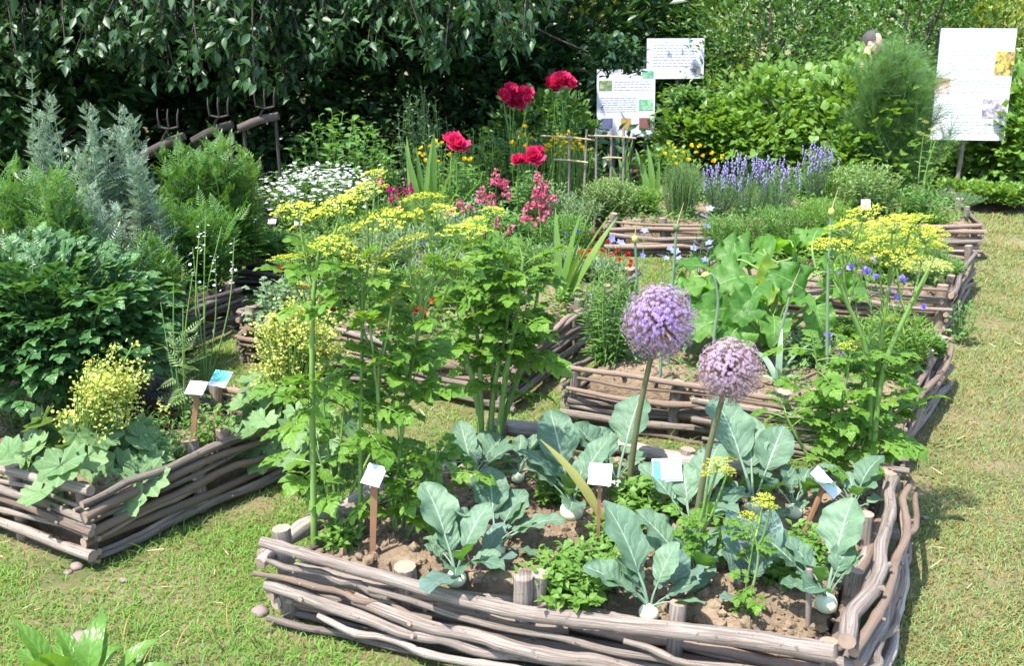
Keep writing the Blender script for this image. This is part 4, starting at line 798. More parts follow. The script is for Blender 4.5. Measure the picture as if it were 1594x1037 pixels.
umbellifer('flowering_parsnip', 'tall flowering parsnip behind the label with a brown stake', 'parsnip', 560, 838, [[(560, 838), (562, 650), (565, 480), (575, 400)], [(580, 835), (590, 700), (588, 600), (592, 545)]], [(570, 300, .1), (583, 272, .06), (600, 345, .12), (562, 408, .1), (545, 360, .08), (598, 505, .07), (575, 495, .05), (545, 440, .06), (610, 470, .05)], 44, .23, LOV, .012, seed=2, t=(.2, .98), el=(-.1, .9))
umbellifer('flowering_parsnip', 'tall flowering parsnip leaning away to the lovage', 'parsnip', 615, 812, [[(615, 812), (628, 650), (655, 500), (690, 385)]], [(632, 385, .12), (660, 312, .1), (676, 335, .11), (709, 418, .08), (724, 364, .11), (612, 446, .07), (655, 425, .06), (590, 425, .06), (640, 480, .05)], 38, .22, LOV, .013, seed=3, t=(.15, .98), el=(-.1, .9))
umbellifer('lovage', 'broad leafy lovage clump with thick pale stems in the middle', 'lovage', 757, 702, [[(750, 702), (748, 600), (740, 500), (720, 430)], [(760, 702), (768, 580), (770, 470), (765, 390)], [(772, 700), (785, 600), (805, 480), (815, 400)], [(765, 702), (795, 620), (825, 530), (838, 450)], [(752, 702), (742, 620), (720, 530), (712, 470)], [(762, 702), (770, 600), (790, 500), (790, 380)]], [(770, 330, .07), (740, 348, .08)], 150, .23, LOV, .016, seed=4, t=(.36, 1.0), el=(-.25, .9))
umbellifer('celery', 'low bright green celery clump beside the parsnip stems', 'celery', 625, 830, [[(620, 830), (615, 800), (600, 760)], [(628, 830), (640, 790), (655, 760)], [(625, 828), (628, 780), (640, 720)], [(622, 825), (610, 770), (650, 690)], [(630, 830), (670, 760), (680, 700)]], [], 34, .22, LOV, .006, seed=5, t=(.3, 1.), el=(-.2, .7))
umbellifer('leafy_celery', 'leafy celery clump behind the left corner of the front bed', 'celery', 520, 790, [[(520, 790), (500, 720), (470, 640)], [(525, 790), (530, 700), (540, 590)], [(530, 790), (580, 700), (620, 600)], [(520, 790), (510, 690), (500, 590)]], [], 17, .24, LOV, .007, seed=6, t=(.35, 1.), el=(-.2, .7))
umbellifer('flowering_parsnip', 'tall flowering parsnip with thick yellow stem near the path', 'parsnip', 1346, 748, [[(1346, 748), (1360, 620), (1378, 480), (1388, 415)], [(1350, 748), (1372, 590), (1415, 480), (1445, 420)], [(1352, 745), (1352, 570), (1318, 470), (1300, 420)]], [(1345, 334, .09), (1320, 356, .11), (1390, 350, .11), (1420, 346, .1), (1442, 366, .11), (1370, 382, .11), (1396, 402, .12), (1312, 384, .09), (1284, 382, .08), (1458, 388, .08), (1336, 404, .09), (1326, 540, .07), (1386, 500, .05)], 14, .2, LOV, .017, seed=7, t=(.1, .5), dY=-.05)
umbellifer('lovage', 'leafy lovage at the back corner of the front bed, beside the path', 'lovage', 1295, 745, [[(1290, 745), (1280, 630), (1265, 525)], [(1295, 745), (1310, 640), (1325, 545)], [(1300, 745), (1350, 670), (1400, 640)], [(1285, 745), (1240, 680), (1220, 640)], [(1295, 745), (1330, 630), (1360, 550)]], [], 96, .23, LOV, .009, seed=8, t=(.2, 1.), el=(-.25, .7))
umbellifer('small_yellow_umbel_plant', 'small plant with yellow flower clusters in front of the purple kohlrabi', 'flower', 1160, 945, [[(1160, 945), (1170, 860), (1180, 800)], [(1160, 945), (1180, 870), (1168, 815)]], [(1188, 780, .05), (1165, 805, .045), (1200, 790, .035)], 12, .12, LOV, .005, seed=9, t=(.2, .8))
umbellifer('small_yellow_umbel_plant', 'small plant with yellow flower clusters beside the blue label', 'flower', 1092, 900, [[(1092, 900), (1100, 800), (1112, 745)], [(1088, 900), (1090, 850), (1080, 800)]], [(1118, 722, .055), (1105, 735, .04), (1132, 735, .04)], 16, .13, LOV, .006, seed=10, t=(.1, .8))
# --- the dark glossy bush
def dark_bush():
    r = np.random.RandomState(8); b = Bp(108, 4.5, SZ); root = thing('glossy_bush', 'big dark glossy bush with toothed leaves at the left', 'bush', loc3(b)); rx, rz = .37, .6; sb = MB()
    n = 1050; q = r.rand(n) ** .4 * r.uniform(.9, 1.16, n); d = sph(r.rand(n) * 2 * PI, np.arcsin(r.uniform(-.15, 1, n))); P = d * np.c_[q * rx, q * rx, q * rz * .52]; P[:, 2] += rz * .5; P[:, 2] = np.maximum(P[:, 2], .1); P[:, :2] += r.randn(n, 2) * .02
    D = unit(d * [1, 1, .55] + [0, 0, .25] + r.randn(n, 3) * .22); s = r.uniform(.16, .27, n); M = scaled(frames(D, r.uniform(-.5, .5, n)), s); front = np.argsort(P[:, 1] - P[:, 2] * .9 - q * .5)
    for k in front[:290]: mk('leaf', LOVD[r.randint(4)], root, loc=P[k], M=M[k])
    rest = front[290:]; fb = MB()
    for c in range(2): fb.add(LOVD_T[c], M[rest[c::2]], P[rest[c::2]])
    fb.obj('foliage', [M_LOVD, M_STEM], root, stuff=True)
    for k in range(22): a = r.rand() * 7; e = np.r_[math.cos(a) * rx * .75 * r.rand(), math.sin(a) * rx * .75 * r.rand(), rz * .8]; stemc(sb, e * [.4, .4, 0], e, .007, .004, 6, .03, 5, r)
    sb.obj('stems', M_STEM, root)
dark_bush()
# --- lady's mantle: round lobed leaves and yellow froth
def mantle(label, bx, by, z, leaves, froths, ls, seed, nl=0, rad=.25):
    r = np.random.RandomState(seed + 40); b = G(bx, by, z); root = thing('lady_mantle', label, 'plant', loc3(b), 'lady mantle plants')
    for (x, y, dy) in leaves:
        p = A(x, y, b[1] + dy) - b; d = np.array([p[0] * .8, p[1] * .8 - .25, 0]); Z = unit(unit(d) * .75 + [0, -.15, .8] + r.randn(3) * .15); Yv = unit(d - Z * np.dot(d, Z)); X = np.cross(Yv, Z); mk('leaf', PALM[r.randint(4)], root, loc=p, M=np.stack([X, Yv, Z], -1) * ls * r.uniform(.8, 1.15))
    for k in range(nl):
        a = r.rand() * 2 * PI; q = rad * math.sqrt(r.rand()); p = np.r_[q * math.cos(a), q * math.sin(a), r.uniform(.04, .2) + .1 * (1 - q / rad)]; d = np.r_[math.cos(a), math.sin(a), 0]; Z = unit(d * .5 + [0, -.1, .8] + r.randn(3) * .2); Yv = unit(d - Z * np.dot(d, Z)); mk('leaf', PALM[r.randint(4)], root, loc=p, M=np.stack([np.cross(Yv, Z), Yv, Z], -1) * ls * r.uniform(.6, 1.))
    fb, sb = MB(), MB()
    for (x, y, rp, n) in froths:
        c = A(x, y, b[1] + .02) - b; rr = rp / ppm(x, y, b[1]); m = max(5, n // 16); cc = c + r.randn(m, 3) * rr * [.5, .5, .45]
        for e in cc: sb.add(tube(crv([[0, 0, .0], e * [.5, .5, .6], e], 4), .0022, 3, False))
        k = r.randint(0, m, n); P = cc[k] + r.randn(n, 3) * .018; fb.add(STAR5, scaled(frames(sph(r.rand(n) * 7, r.uniform(-.6, .8, n)), r.rand(n) * 3), r.uniform(.005, .0095, n)), P)
    if froths: fb.obj('flower_froth', M_YG, root, stuff=True); sb.obj('flower_stems', M_STEM, root)
mantle('lady mantle with lobed leaves hanging over the sharp corner of its bed', 128, 742, .24, [(42, 735, -.02), (92, 742, -.1), (128, 705, .0), (150, 748, -.1), (185, 725, -.05), (225, 715, .0), (205, 752, -.1), (108, 690, .1), (65, 705, .05), (170, 690, .05), (140, 672, .1), (90, 675, .15), (200, 690, .1), (55, 690, .1), (225, 745, -.08), (120, 760, -.13), (165, 768, -.14), (25, 715, .05), (75, 765, -.15), (240, 700, .05), (195, 775, -.16), (145, 725, -.05), (60, 660, .2), (215, 670, .15), (110, 720, -.02)], [(168, 608, 46, 2200), (150, 640, 36, 700), (112, 660, 22, 300), (130, 690, 25, 250)], .095, 1, 26, .27)
mantle('lady mantle with a cloud of yellow flowers where two beds meet', 452, 672, .24, [(400, 620, .1), (430, 640, 0), (465, 640, 0), (395, 650, .0), (420, 680, -.05), (460, 675, -.05), (490, 655, .0), (440, 610, .1), (410, 600, .15), (480, 620, .05), (450, 700, -.1), (500, 690, -.05), (385, 690, -.05), (405, 710, -.1)], [(440, 520, 45, 1100), (480, 510, 45, 1300), (505, 545, 40, 800), (430, 560, 45, 900), (460, 590, 30, 500)], .085, 2, 26, .3)
# --- alliums
def allium(label, bx, by, hx, hy, rpx, dY, mat, seed, n=1150):
    r = np.random.RandomState(seed); b = G(bx, by, SZ); h = A(hx, hy, b[1] + dY) - b; R_ = rpx / ppm(hx, hy, b[1] + dY); root = thing('giant_allium', label, 'flower', loc3(b), 'giant alliums')
    mid = h * .5 + [-.012, .0, 0]; MB().add(tube(crv([[0, 0, -.03], mid, h - [0, 0, R_ * .05]], 12), np.linspace(.0135, .0095, 12), 8)).obj('stem', LM('allium_stem%d' % seed, (.12, .12, .06), (.16, .17, .08), 0), root)
    k = np.arange(n); z = 1 - 2 * (k + .5) / n; a = k * GA; d = np.c_[np.sqrt(1 - z * z) * np.cos(a), np.sqrt(1 - z * z) * np.sin(a), z]; d = unit(d + r.randn(n, 3) * .07); q = R_ * (1.04 - .3 * r.rand(n) ** 2.2)
    q = q * (1 + .05 * np.sin(3 * a + seed) * z + .04 * np.sin(5 * z * 2 + a)); ok_ = (np.sin(d[:, 0] * 7 + seed) * np.sin(d[:, 1] * 6 + 1) * np.sin(d[:, 2] * 8 + 2 * seed) < .32) | (r.rand(n) < .35); d = d[ok_]; q = q[ok_]; n = len(d)
    pb = MB(); pt = T([[-.5, 0, 0], [.5, 0, 0], [.4, 1, 0], [-.4, 1, 0], [0, 0, -.5], [0, 0, .5], [0, 1, .4], [0, 1, -.4]], [[0, 1, 2, 3], [4, 5, 6, 7]])
    M = frames(d, r.rand(n) * 3); M2 = M.copy(); M2[:, :, 0] *= .0016; M2[:, :, 2] *= .0016; M2[:, :, 1] *= q[:, None]; pb.add(pt, M2, h); pb.obj('pedicels', M_PED, root)
    Zt = frames(d, r.rand(n) * 3); S = np.stack([Zt[:, :, 0], Zt[:, :, 2], Zt[:, :, 1]], -1); S[:, :, 1] *= -1; fb = MB().add(STAR6, scaled(S, R_ * r.uniform(.06, .095, n)), h + d * q[:, None]); fb.add(STAR6, scaled(S[::3], R_ * r.uniform(.06, .09, len(S[::3]))), h + d[::3] * q[::3, None] * .8)
    fb.add(ico(0), np.eye(3)[None] * R_ * .02, h + d * q[:, None], 1); fb.obj('flower_head', [mat, M_PED], root)
allium('large purple globe flower on a tall stem, the bluer and higher of two', 975, 778, 1026, 500, 57, -.1, M_ALL1, 1)
allium('fading pinkish globe flower on a tall stem, the lower of two', 1080, 830, 1136, 576, 50, -.08, M_ALL2, 2)
# --- soft big leaves in the second bed
def burdock():
    r = np.random.RandomState(4); b = Bp(1190, 5.35, SZ); root = thing('large_leaved_plant', 'plant with huge wavy soft leaves behind the purple globes', 'plant', loc3(b)); O = np.array(loc3(b))
    L = [(1105, 440, -.1, .3), (1140, 405, .1, .32), (1185, 385, .25, .3), (1265, 375, .3, .36), (1215, 420, .0, .32), (1290, 425, .1, .33), (1160, 430, -.1, .33), (1085, 470, -.15, .27), (1130, 480, -.25, .28), (1250, 450, -.2, .3), (1175, 470, -.3, .26), (1110, 500, -.35, .24), (1205, 495, -.35, .22), (1300, 460, -.1, .26), (1155, 510, -.35, .24), (1235, 400, .2, .3), (1070, 440, .05, .25), (1320, 450, .1, .22), (1195, 400, .15, .3), (1270, 480, -.25, .22), (1140, 520, -.42, .2), (1060, 460, -.1, .26), (1095, 415, .15, .28), (1165, 395, .2, .3), (1230, 375, .35, .3), (1300, 395, .3, .3), (1180, 445, -.2, .28), (1230, 470, -.3, .24), (1280, 440, 0, .28), (1120, 460, -.2, .28), (1090, 510, -.3, .22)]
    for (x, y, dy, s) in L:
        p = A(x, y, 5.35 + dy) - O; o_ = unit(np.r_[p[0] + r.randn() * .1, dy + r.randn() * .1 - .05, 0]); Zv = unit(o_ * r.uniform(-.2, .6) + [0, -.35, .8] + r.randn(3) * .38); d = o_ + [0, 0, r.uniform(-.1, .5)]; Yv = unit(d - Zv * np.dot(d, Zv)); mk('leaf', BURD[r.randint(5)], root, loc=p, M=np.stack([np.cross(Yv, Zv), Yv, Zv], -1) * s * .85)
    sb = MB()
    for k in range(14): a = r.rand() * 7; stemc(sb, [0, 0, 0], [math.cos(a) * .3 * r.rand(), math.sin(a) * .2, r.uniform(.2, .45)], .013, .009, 6, .05, 5, r)
    sb.obj('leaf_stalks', M_STEM, root)
burdock()
# --- leeks and onion stalks
def straps(name, label, cat, px, Y, tips, w, mat, z=SZ, seed=0, curl=.25, group=None, bz=0):
    r = np.random.RandomState(seed + 20); b = Bp(px, Y, z); root = thing(name, label, cat, loc3(b), group); me = [MB().add(blade(9, 3, [.75, 1, 1, .95, .8, .5, .03], 1, w, .35, curl * (1 + .6 * k), 0, 1, 0, 0, .3 * k)).mesh('strap_leaf', mat) for k in range(3)]
    for (x, y, dy) in tips:
        e = A(x, y, Y + dy) - b; st = np.r_[e[:2] * .08, 0]; d = e - st; Ln = np.linalg.norm(d); mk('leaf', me[r.randint(3)], root, loc=st, M=frames(d + [0, 0, .1 * Ln], r.uniform(-.9, .9))[0] * np.array([Ln, Ln * 1.05, Ln]))
    return root
straps('leek', 'leek with drooping grey green leaves in the second bed', 'leek', 1213, 4.75, [(1185, 515, .1), (1210, 520, -.05), (1235, 510, .1), (1245, 560, 0), (1190, 560, 0), (1222, 545, -.1)], .11, M_LEEK, seed=1, curl=.9)
def onion(label, bx, Y, pts, seed, hook=False):
    b = Bp(bx, Y, SZ); root = thing('onion_stalk', label, 'onion', loc3(b), 'onion stalks'); P = crv([[0, 0, 0]] + [A(x, y, Y) - b for x, y in pts], 14); MB().add(tube(P, np.linspace(.009, .006, 14), 6)).obj('stalk', M_LEEK, root)
    t = ico(1); e = P[-1]; d = unit(P[-1] - P[-3]); V = t.V * [.016, .016, .022]; bud = MB().add(T(V, None, t.R), frames(d)[0][:, [0, 2, 1]][None] * [1, 1, 1], [e]).obj('flower_bud', M_YG if seed % 2 else M_PALE, root)
    MB().add(tube(crv([e, e + d * .05 + [.01, 0, 0], e + d * .11 + [.03, 0, .02]], 5), [.006, .004, .003, .002, .001], 4)).obj('bud_tip', M_STRAW, bud)
onion('tall onion stalk with a bud, in front of the yellow flowers by the path', 1287, 4.85, [(1288, 480), (1290, 400), (1294, 330)], 1)
onion('onion stalk with a bud reaching up to the far wattle', 1040, 5.0, [(1045, 470), (1050, 400), (1053, 354)], 2)
onion('onion stalk bent over in a loop beside the soft leaves', 1110, 4.9, [(1112, 520), (1118, 470), (1110, 430), (1098, 428)], 3)
onion('short onion stalk with a bud above the leek', 1212, 4.85, [(1215, 520), (1225, 480), (1230, 455)], 4)
onion('thin onion stalk beside the willow leaved plant', 990, 5.1, [(992, 470), (990, 400), (988, 372)], 5)
onion('thick pale onion stalk behind the second globe', 1025, 4.8, [(1028, 580), (1030, 540), (1032, 520)], 6)
# --- second bed, rest
r7 = np.random.RandomState(70)
plant('willow_leaved_plant', 'upright plant with narrow dark leaves at the corner of the second bed', 'plant', 950, 5.08, 415, 52, 18, LEAFN, 34, .085, M_MID, 1, sr=.004, el=(.0, .7), hv=.35)
def flax(label, px, Y, fl, seed, me, fs, ns_extra=6, mat=M_GREY, name='blue_flax', cat='flower'):
    r = np.random.RandomState(seed); b = Bp(px, Y, SZ); root = thing(name, label, cat, loc3(b)); sb, fb = MB(), MB()
    for (x, y) in fl:
        e = A(x, y, Y + r.uniform(-.12, .12)) - b; P = stemc(sb, [e[0] * .5 + r.randn() * .03, r.randn() * .05, 0], e - [0, 0, .01], .003, .0018, 7, .03, 3, r); flowers(root, me, [e], fs, 'flower', .5, seed + int(x))
        t = r.rand(26) * .95; fb.add(LEAFN, scaled(frames(sph(r.rand(26) * 7, r.uniform(.1, .9, 26))), r.uniform(.02, .045, 26)), along(P, t))
    sb.obj('stems', M_STEM, root); fb.obj('foliage', mat, root, stuff=True)
flax('pale blue flax flowers on thin stems before the far wattle', 1045, 5.6, [(952, 372), (1003, 360), (1028, 398), (1043, 388), (1052, 392), (1057, 402), (1000, 398), (1082, 378), (1080, 387), (1075, 405), (1098, 405), (1104, 378), (1106, 386), (1095, 337), (1105, 325), (1100, 352), (1110, 400), (1037, 402), (922, 460), (966, 378)], 3, LIN_M, .028)
flax('violet bellflowers on thin stems near the path', 1385, 5.1, [(1311, 428), (1328, 418), (1352, 428), (1358, 408), (1346, 424), (1407, 440), (1384, 455), (1396, 465), (1440, 480), (1290, 525), (1308, 548), (1356, 525), (1362, 434)], 4, BELL_M, .034, name='bellflower')
plant('wispy_green_plant', 'wispy fine leaved plant around the bellflower stems by the path', 'plant', 1400, 4.95, 478, 60, 22, LEAFN, 30, .09, M_FRESH, 5, el=(.1, .9), hv=.4)
plant('wispy_green_plant', 'low wispy green plant behind the leek', 'plant', 1260, 5.1, 520, 40, 12, LEAFN, 22, .1, M_GREY, 6, el=(.2, 1.), hv=.4)
plant('weedy_plant', 'leafy weed growing out of the path side of the wattle', 'plant', 1500, 6.15, 465, 22, 6, LEAFS, 14, .07, M_MID, 7, z=0.)
# --- third and fourth beds
rue, tips = plant('yellow_rue', 'bushy rue with flat yellow flowers behind the bellflowers', 'plant', 1395, 6.85, 352, 80, 34, TANSY_T, 14, .11, M_FRESH, 8, hv=.3)
flowers(rue, UMB, tips[::3] + [0, 0, .01], .05, 'flower_head', .15, 8)
dl, tips = plant('yellow_rue', 'smaller rue with pale yellow flowers at the bed corner by the path', 'plant', 1435, 6.55, 405, 40, 14, TANSY_T, 10, .1, M_GREY, 9); flowers(dl, UMBP, tips, .055, 'flower_head', .2, 9)
for k, (px, Y, top, hw, mat, lab) in enumerate([(1135, 7.5, 335, 50, M_MID, 'fine leaved green herb behind the soft leaves, nearest the far wattle'), (1210, 7.35, 318, 55, M_MID, 'fine leaved green herb behind the soft leaves, below the lavender'), (1275, 7.3, 308, 45, M_FRESH, 'fine leaved green herb behind the onion bud')]): plant('fine_leaved_herb', lab, 'herb', px, Y, top, hw, 40, LEAFN, 34, .07, mat, 20 + k, el=(.1, 1.))
for k, (px, Y, top, hw, lab) in enumerate([(1120, 8.75, 268, 32, 'lavender bush in flower beside the yellow button flowers'), (1165, 8.7, 256, 40, 'lavender bush in flower, the fullest one in the middle'), (1210, 8.75, 262, 38, 'lavender bush in flower, third from the yellow button flowers'), (1272, 9.3, 236, 26, 'small lavender bush standing behind the others')]):
    rt, tips = plant('lavender', lab, 'lavender', px, Y, top - 8, hw * 1.1, 24, NEED, 60, .06, M_ROSEM, 30 + k, t0=.02, el=(.5, 1.2), hv=.5, dome=.3, foot=.25, stem=M_GREY, sr=.003)
    fb = MB(); rr = np.random.RandomState(k); t = ico(0)
    for q in range(5): n = len(tips); fb.add(t, scaled(frames(unit(rr.randn(n, 3) * .25 + [0, 0, 1])), np.c_[rr.uniform(.006, .009, n), rr.uniform(.009, .016, n), rr.uniform(.006, .009, n)]), tips + np.c_[rr.randn(n, 2) * .004, np.full(n, .018 * q)])
    fb.obj('flower_spikes', M_LAV, rt, stuff=True)
sn, tips = plant('yellow_button_plant', 'rounded grey green bush with yellow button flowers beside the lavender', 'bush', 1062, 8.75, 248, 34, 60, NEED, 60, .05, M_ROSEM, 40, t0=.1, hv=.3, foot=.5)
flowers(sn, YEL_M, np.array([A(x, y, 8.7) for x, y in [(1040, 225), (1050, 232), (1062, 238), (1075, 228), (1085, 238), (1095, 243), (1108, 240), (1124, 243), (1048, 245), (1070, 250), (1052, 256), (1090, 228), (1033, 240), (1110, 252)]]) - np.array(sn.location), .028, 'flower', .4)
ys, tips = plant('yellow_daisy_plant', 'tall thin stems with small yellow daisies behind the trellis', 'flower', 880, 9.2, 205, 42, 40, NEED, 50, .06, M_FRESH, 41, z=.08, el=(.4, 1.2), hv=.25, foot=.6); flowers(ys, YEL_M, tips, .02, 'flower', .5)
plant('oregano', 'dense pale green leafy herb in front of the trellis', 'herb', 950, 8.75, 275, 48, 60, LEAFS, 26, .055, M_PALE, 42, el=(.0, .8), hv=.35)
plant('oregano', 'dense pale green leafy herb spreading at the corner of the far wattle', 'herb', 1005, 8.9, 290, 35, 30, LEAFS, 22, .055, M_FRESH, 43, el=(.0, .8), hv=.4)
straps('maize_like_lily', 'young plant with broad upright blades below the poster with squares', 'plant', 970, 9.5, [(953, 218, 0), (970, 215, .05), (985, 218, 0), (960, 240, -.1), (980, 245, -.1)], .1, M_IRIS, z=.08, seed=3)
straps('maize_like_lily', 'second young plant with broad blades beside the oregano', 'plant', 1015, 9.3, [(1005, 232, 0), (1020, 228, .05), (1032, 250, 0), (1000, 262, -.1)], .1, M_IRIS, z=.08, seed=4)
# fennel
def fennel():
    r = np.random.RandomState(6); b = Bp(1400, 9.7, .2); root = thing('fennel', 'tall feathery fennel in front of the half hidden person', 'fennel', loc3(b)); sb, fb = MB(), MB(); fr = MB()
    for k in range(46):
        t = r.uniform(.1, 1); d = sph(r.rand() * 7, r.uniform(-.2, .9)); fr.add(T([[-.007, 0, 0], [.007, 0, 0], [0, 1, 0]], None, [[0, 1, 2]]), frames(d)[0][None] * .45 * (1.1 - t * .6), [[0, t, .08 * math.sin(t * 3)]])
    fr.add(tube(np.array([[0, 0, 0], [0, .5, .05], [0, 1, 0]]), .008, 3, False)); ft = fr.tpl()
    for k in range(58):
        tx = 1400 + r.randn() * 58; ty = np.interp(abs(tx - 1395), [0, 40, 85, 120], [70, 100, 135, 200]) + r.uniform(-10, 50); e = A(np.clip(tx, 1322, 1482), ty, 9.7 + r.uniform(-.3, .3)) - b; P = stemc(sb, [r.randn() * .08, r.randn() * .08, 0], e, .008, .003, 8, .03, 4, r); n = 34; t = r.uniform(.12, 1, n)
        fb.add(ft, scaled(frames(sph(r.rand(n) * 7, r.uniform(.1, 1.1, n))), r.uniform(.16, .34, n)), along(P, t))
    sb.obj('stems', M_STEM, root); fb.obj('foliage', M_FENN, root, stuff=True)
fennel()
plant('pale_leafy_plant', 'pale green leafy plant in front of the fennel foot', 'plant', 1350, 8.75, 250, 60, 40, LEAFS, 20, .075, M_PALE, 44, el=(-.1, .7), hv=.35)
plant('pale_leafy_plant', 'pale green leafy plant with pointed leaves below the poster pole', 'plant', 1425, 8.6, 285, 45, 26, LEAFS, 18, .07, M_MID, 45, el=(-.1, .7), hv=.4)
tp, tips = plant('tall_yellow_stalk', 'single tall stalk with pale yellow flowers overlapping the poster', 'flower', 1441, 8.6, 195, 14, 3, LEAFL, 8, .1, M_FRESH, 46, t0=.3, hv=.2, sr=.007); flowers(tp, UMBP, np.array([A(x, y, 8.6) for x, y in [(1441, 190), (1450, 202), (1433, 208), (1458, 198), (1444, 212)]]) - np.array(tp.location), .035, 'flower_head', .2)
plant('rosemary', 'blue grey needle leaved bush at the end of the far bed by the path', 'bush', 1490, 9.2, 300, 42, 50, NEED, 60, .05, M_ROSEM, 47, hv=.45, el=(.1, 1.))
plant('clover_like_plant', 'low leafy plant with pale pink heads behind the far wattle end', 'plant', 1440, 8.5, 325, 55, 30, LEAFS, 16, .06, M_FRESH, 48, hv=.4)
# --- middle bed: pinks, cornflowers, sword leaves
GB = [(470, 5.9, 440, 55, M_GREY, LEAFN, 'grey green cornflower clump at the left corner of the middle bed'), (540, 6.1, 405, 60, M_GREY, LEAFN, 'grey green cornflower clump second from the left corner of the middle bed'), (620, 5.8, 415, 60, M_MID, LEAFN, 'green narrow leaved clump behind the leaning parsnip'), (690, 6.2, 385, 60, M_GREY, LEAFN, 'grey green cornflower clump half hidden behind the lovage'), (600, 6.8, 345, 70, M_GREY, LEAFN, 'grey green clump below the magenta flowers'), (700, 7.0, 330, 60, M_GREY, LEAFN, 'grey green clump below the pink snapdragons'), (790, 6.6, 365, 60, M_MID, LEAFN, 'green narrow leaved clump behind the lovage top'), (860, 6.9, 385, 55, M_GREY, LEAFN, 'grey green clump of pinks at the right side of the middle bed'), (925, 6.75, 408, 42, M_GREY, LEAFN, 'grey green pinks spilling over the wattle by the grass'), (780, 7.4, 330, 60, M_MID, LEAFL, 'leafy green clump around the snapdragon stems')]
for k, (px, Y, top, hw, mat, tm, lab) in enumerate(GB): plant('cornflower_clump', lab, 'plant', px, Y, top, hw, 30, tm, 30, .095, mat, 60 + k, el=(.1, 1.), hv=.4)
def dots(name, label, pts, Y, me, s, mat=M_GREY, seed=0, cat='flower'): flax(label, sum(p[0] for p in pts) / len(pts), Y, pts, seed, me, s, 0, mat, name, cat)
dots('red_pinks', 'small scarlet flowers at the left corner of the middle bed', [(435, 420), (455, 476), (478, 450), (488, 425), (500, 465), (515, 470), (525, 465), (490, 476), (515, 482), (470, 449), (463, 452), (505, 415)], 5.75, PINK_M, .026, seed=11)
dots('red_pinks', 'small scarlet flowers between the parsnip stems', [(630, 483), (645, 490), (660, 484), (655, 500), (671, 500), (640, 502), (674, 470), (650, 484), (662, 492)], 5.55, PINK_M, .028, seed=12)
dots('red_pinks', 'small scarlet flowers beside the wattle near the grass gap', [(905, 393), (920, 394), (912, 403), (936, 391), (938, 372), (946, 378), (962, 394), (965, 406), (976, 397), (983, 408), (980, 415), (885, 426), (950, 400)], 6.6, PINK_M, .028, seed=13)
dots('cornflowers', 'scattered deep blue cornflowers in the middle bed', [(705, 352), (710, 338), (740, 386), (700, 402), (635, 415), (880, 366), (900, 362), (660, 380)], 6.7, BLUE_M, .02, seed=14)
straps('sword_leaved_iris', 'clump of broad sword leaves behind the yellow umbels', 'iris', 660, 7.55, [(625, 222, .1), (642, 228, 0), (655, 235, .1), (668, 222, .1), (690, 216, 0), (700, 250, -.1), (680, 262, -.1), (712, 290, -.15), (740, 275, 0), (745, 300, -.1), (612, 280, -.1)], .085, M_IRIS, seed=5, curl=.15)
straps('sword_leaved_iris', 'broad sword leaves rising beside the scarlet pinks', 'iris', 872, 6.1, [(940, 308, .2), (908, 322, .1), (890, 335, 0), (955, 340, .1), (865, 330, .05), (900, 372, -.1)], .085, M_IRIS, seed=6, curl=.2)
def spires(name, label, sp, Y, mat, seed, fs=.02, leafm=M_MID):
    r = np.random.RandomState(seed); px = sp[0][0]; b = Bp(px, Y, SZ); root = thing(name, label, 'flower', loc3(b), 'snapdragons'); sb, lb = MB(), MB(); pet = double_flower(seed, 7, .4).tpl()
    for (x, y0, y1) in sp:
        e = A(x, y0, Y) - b; m = A(x, y1, Y) - b; P = stemc(sb, [e[0] * .6, r.randn() * .04, 0], e, .005, .002, 9, .02, 4, r); n = 30; t = r.rand(n) * .7; lb.add(LEAFN, scaled(frames(sph(r.rand(n) * 7, r.uniform(.1, .8, n))), r.uniform(.04, .08, n)), along(P, t))
        n = max(8, int(abs(y1 - y0) * .9)); f = r.rand(n); fb = MB(); q = m + (e - m) * f[:, None]; a = r.rand(n) * 7; rad = .03 * (1.15 - f * .7); pos = q + np.c_[np.cos(a) * rad, np.sin(a) * rad, r.randn(n) * .005]; fb.add(pet, scaled(frames(sph(a, r.uniform(-.1, .6, n)), r.rand(n) * 6), fs * (1.2 - .5 * f)), pos); fb.obj('flower_spike', mat, root)
    sb.obj('stems', M_STEM, root); lb.obj('foliage', leafm, root, stuff=True)
spires('snapdragon', 'pink snapdragon spires left of the sword leaves by the pinks', [(772, 262, 290), (787, 278, 312), (750, 292, 312), (765, 300, 320)], 7.1, M_PINK, 21, .026)
spires('snapdragon', 'pink snapdragon spires, the fuller group on the right', [(838, 268, 305), (848, 285, 330), (835, 300, 325), (858, 300, 315), (842, 325, 350), (820, 318, 345)], 7.0, M_PINK, 22, .027)
spires('snapdragon', 'magenta snapdragon spires above the yellow umbels', [(588, 274, 288), (606, 288, 300), (615, 294, 312), (635, 280, 302), (620, 318, 326), (588, 366, 376)], 7.2, M_MAG, 23, .022)
spires('snapdragon', 'pale pink snapdragon spires among the blue cornflowers', [(715, 312, 330), (700, 322, 335), (730, 318, 330), (772, 340, 355), (795, 352, 362)], 7.0, M_PINK, 24, .02)
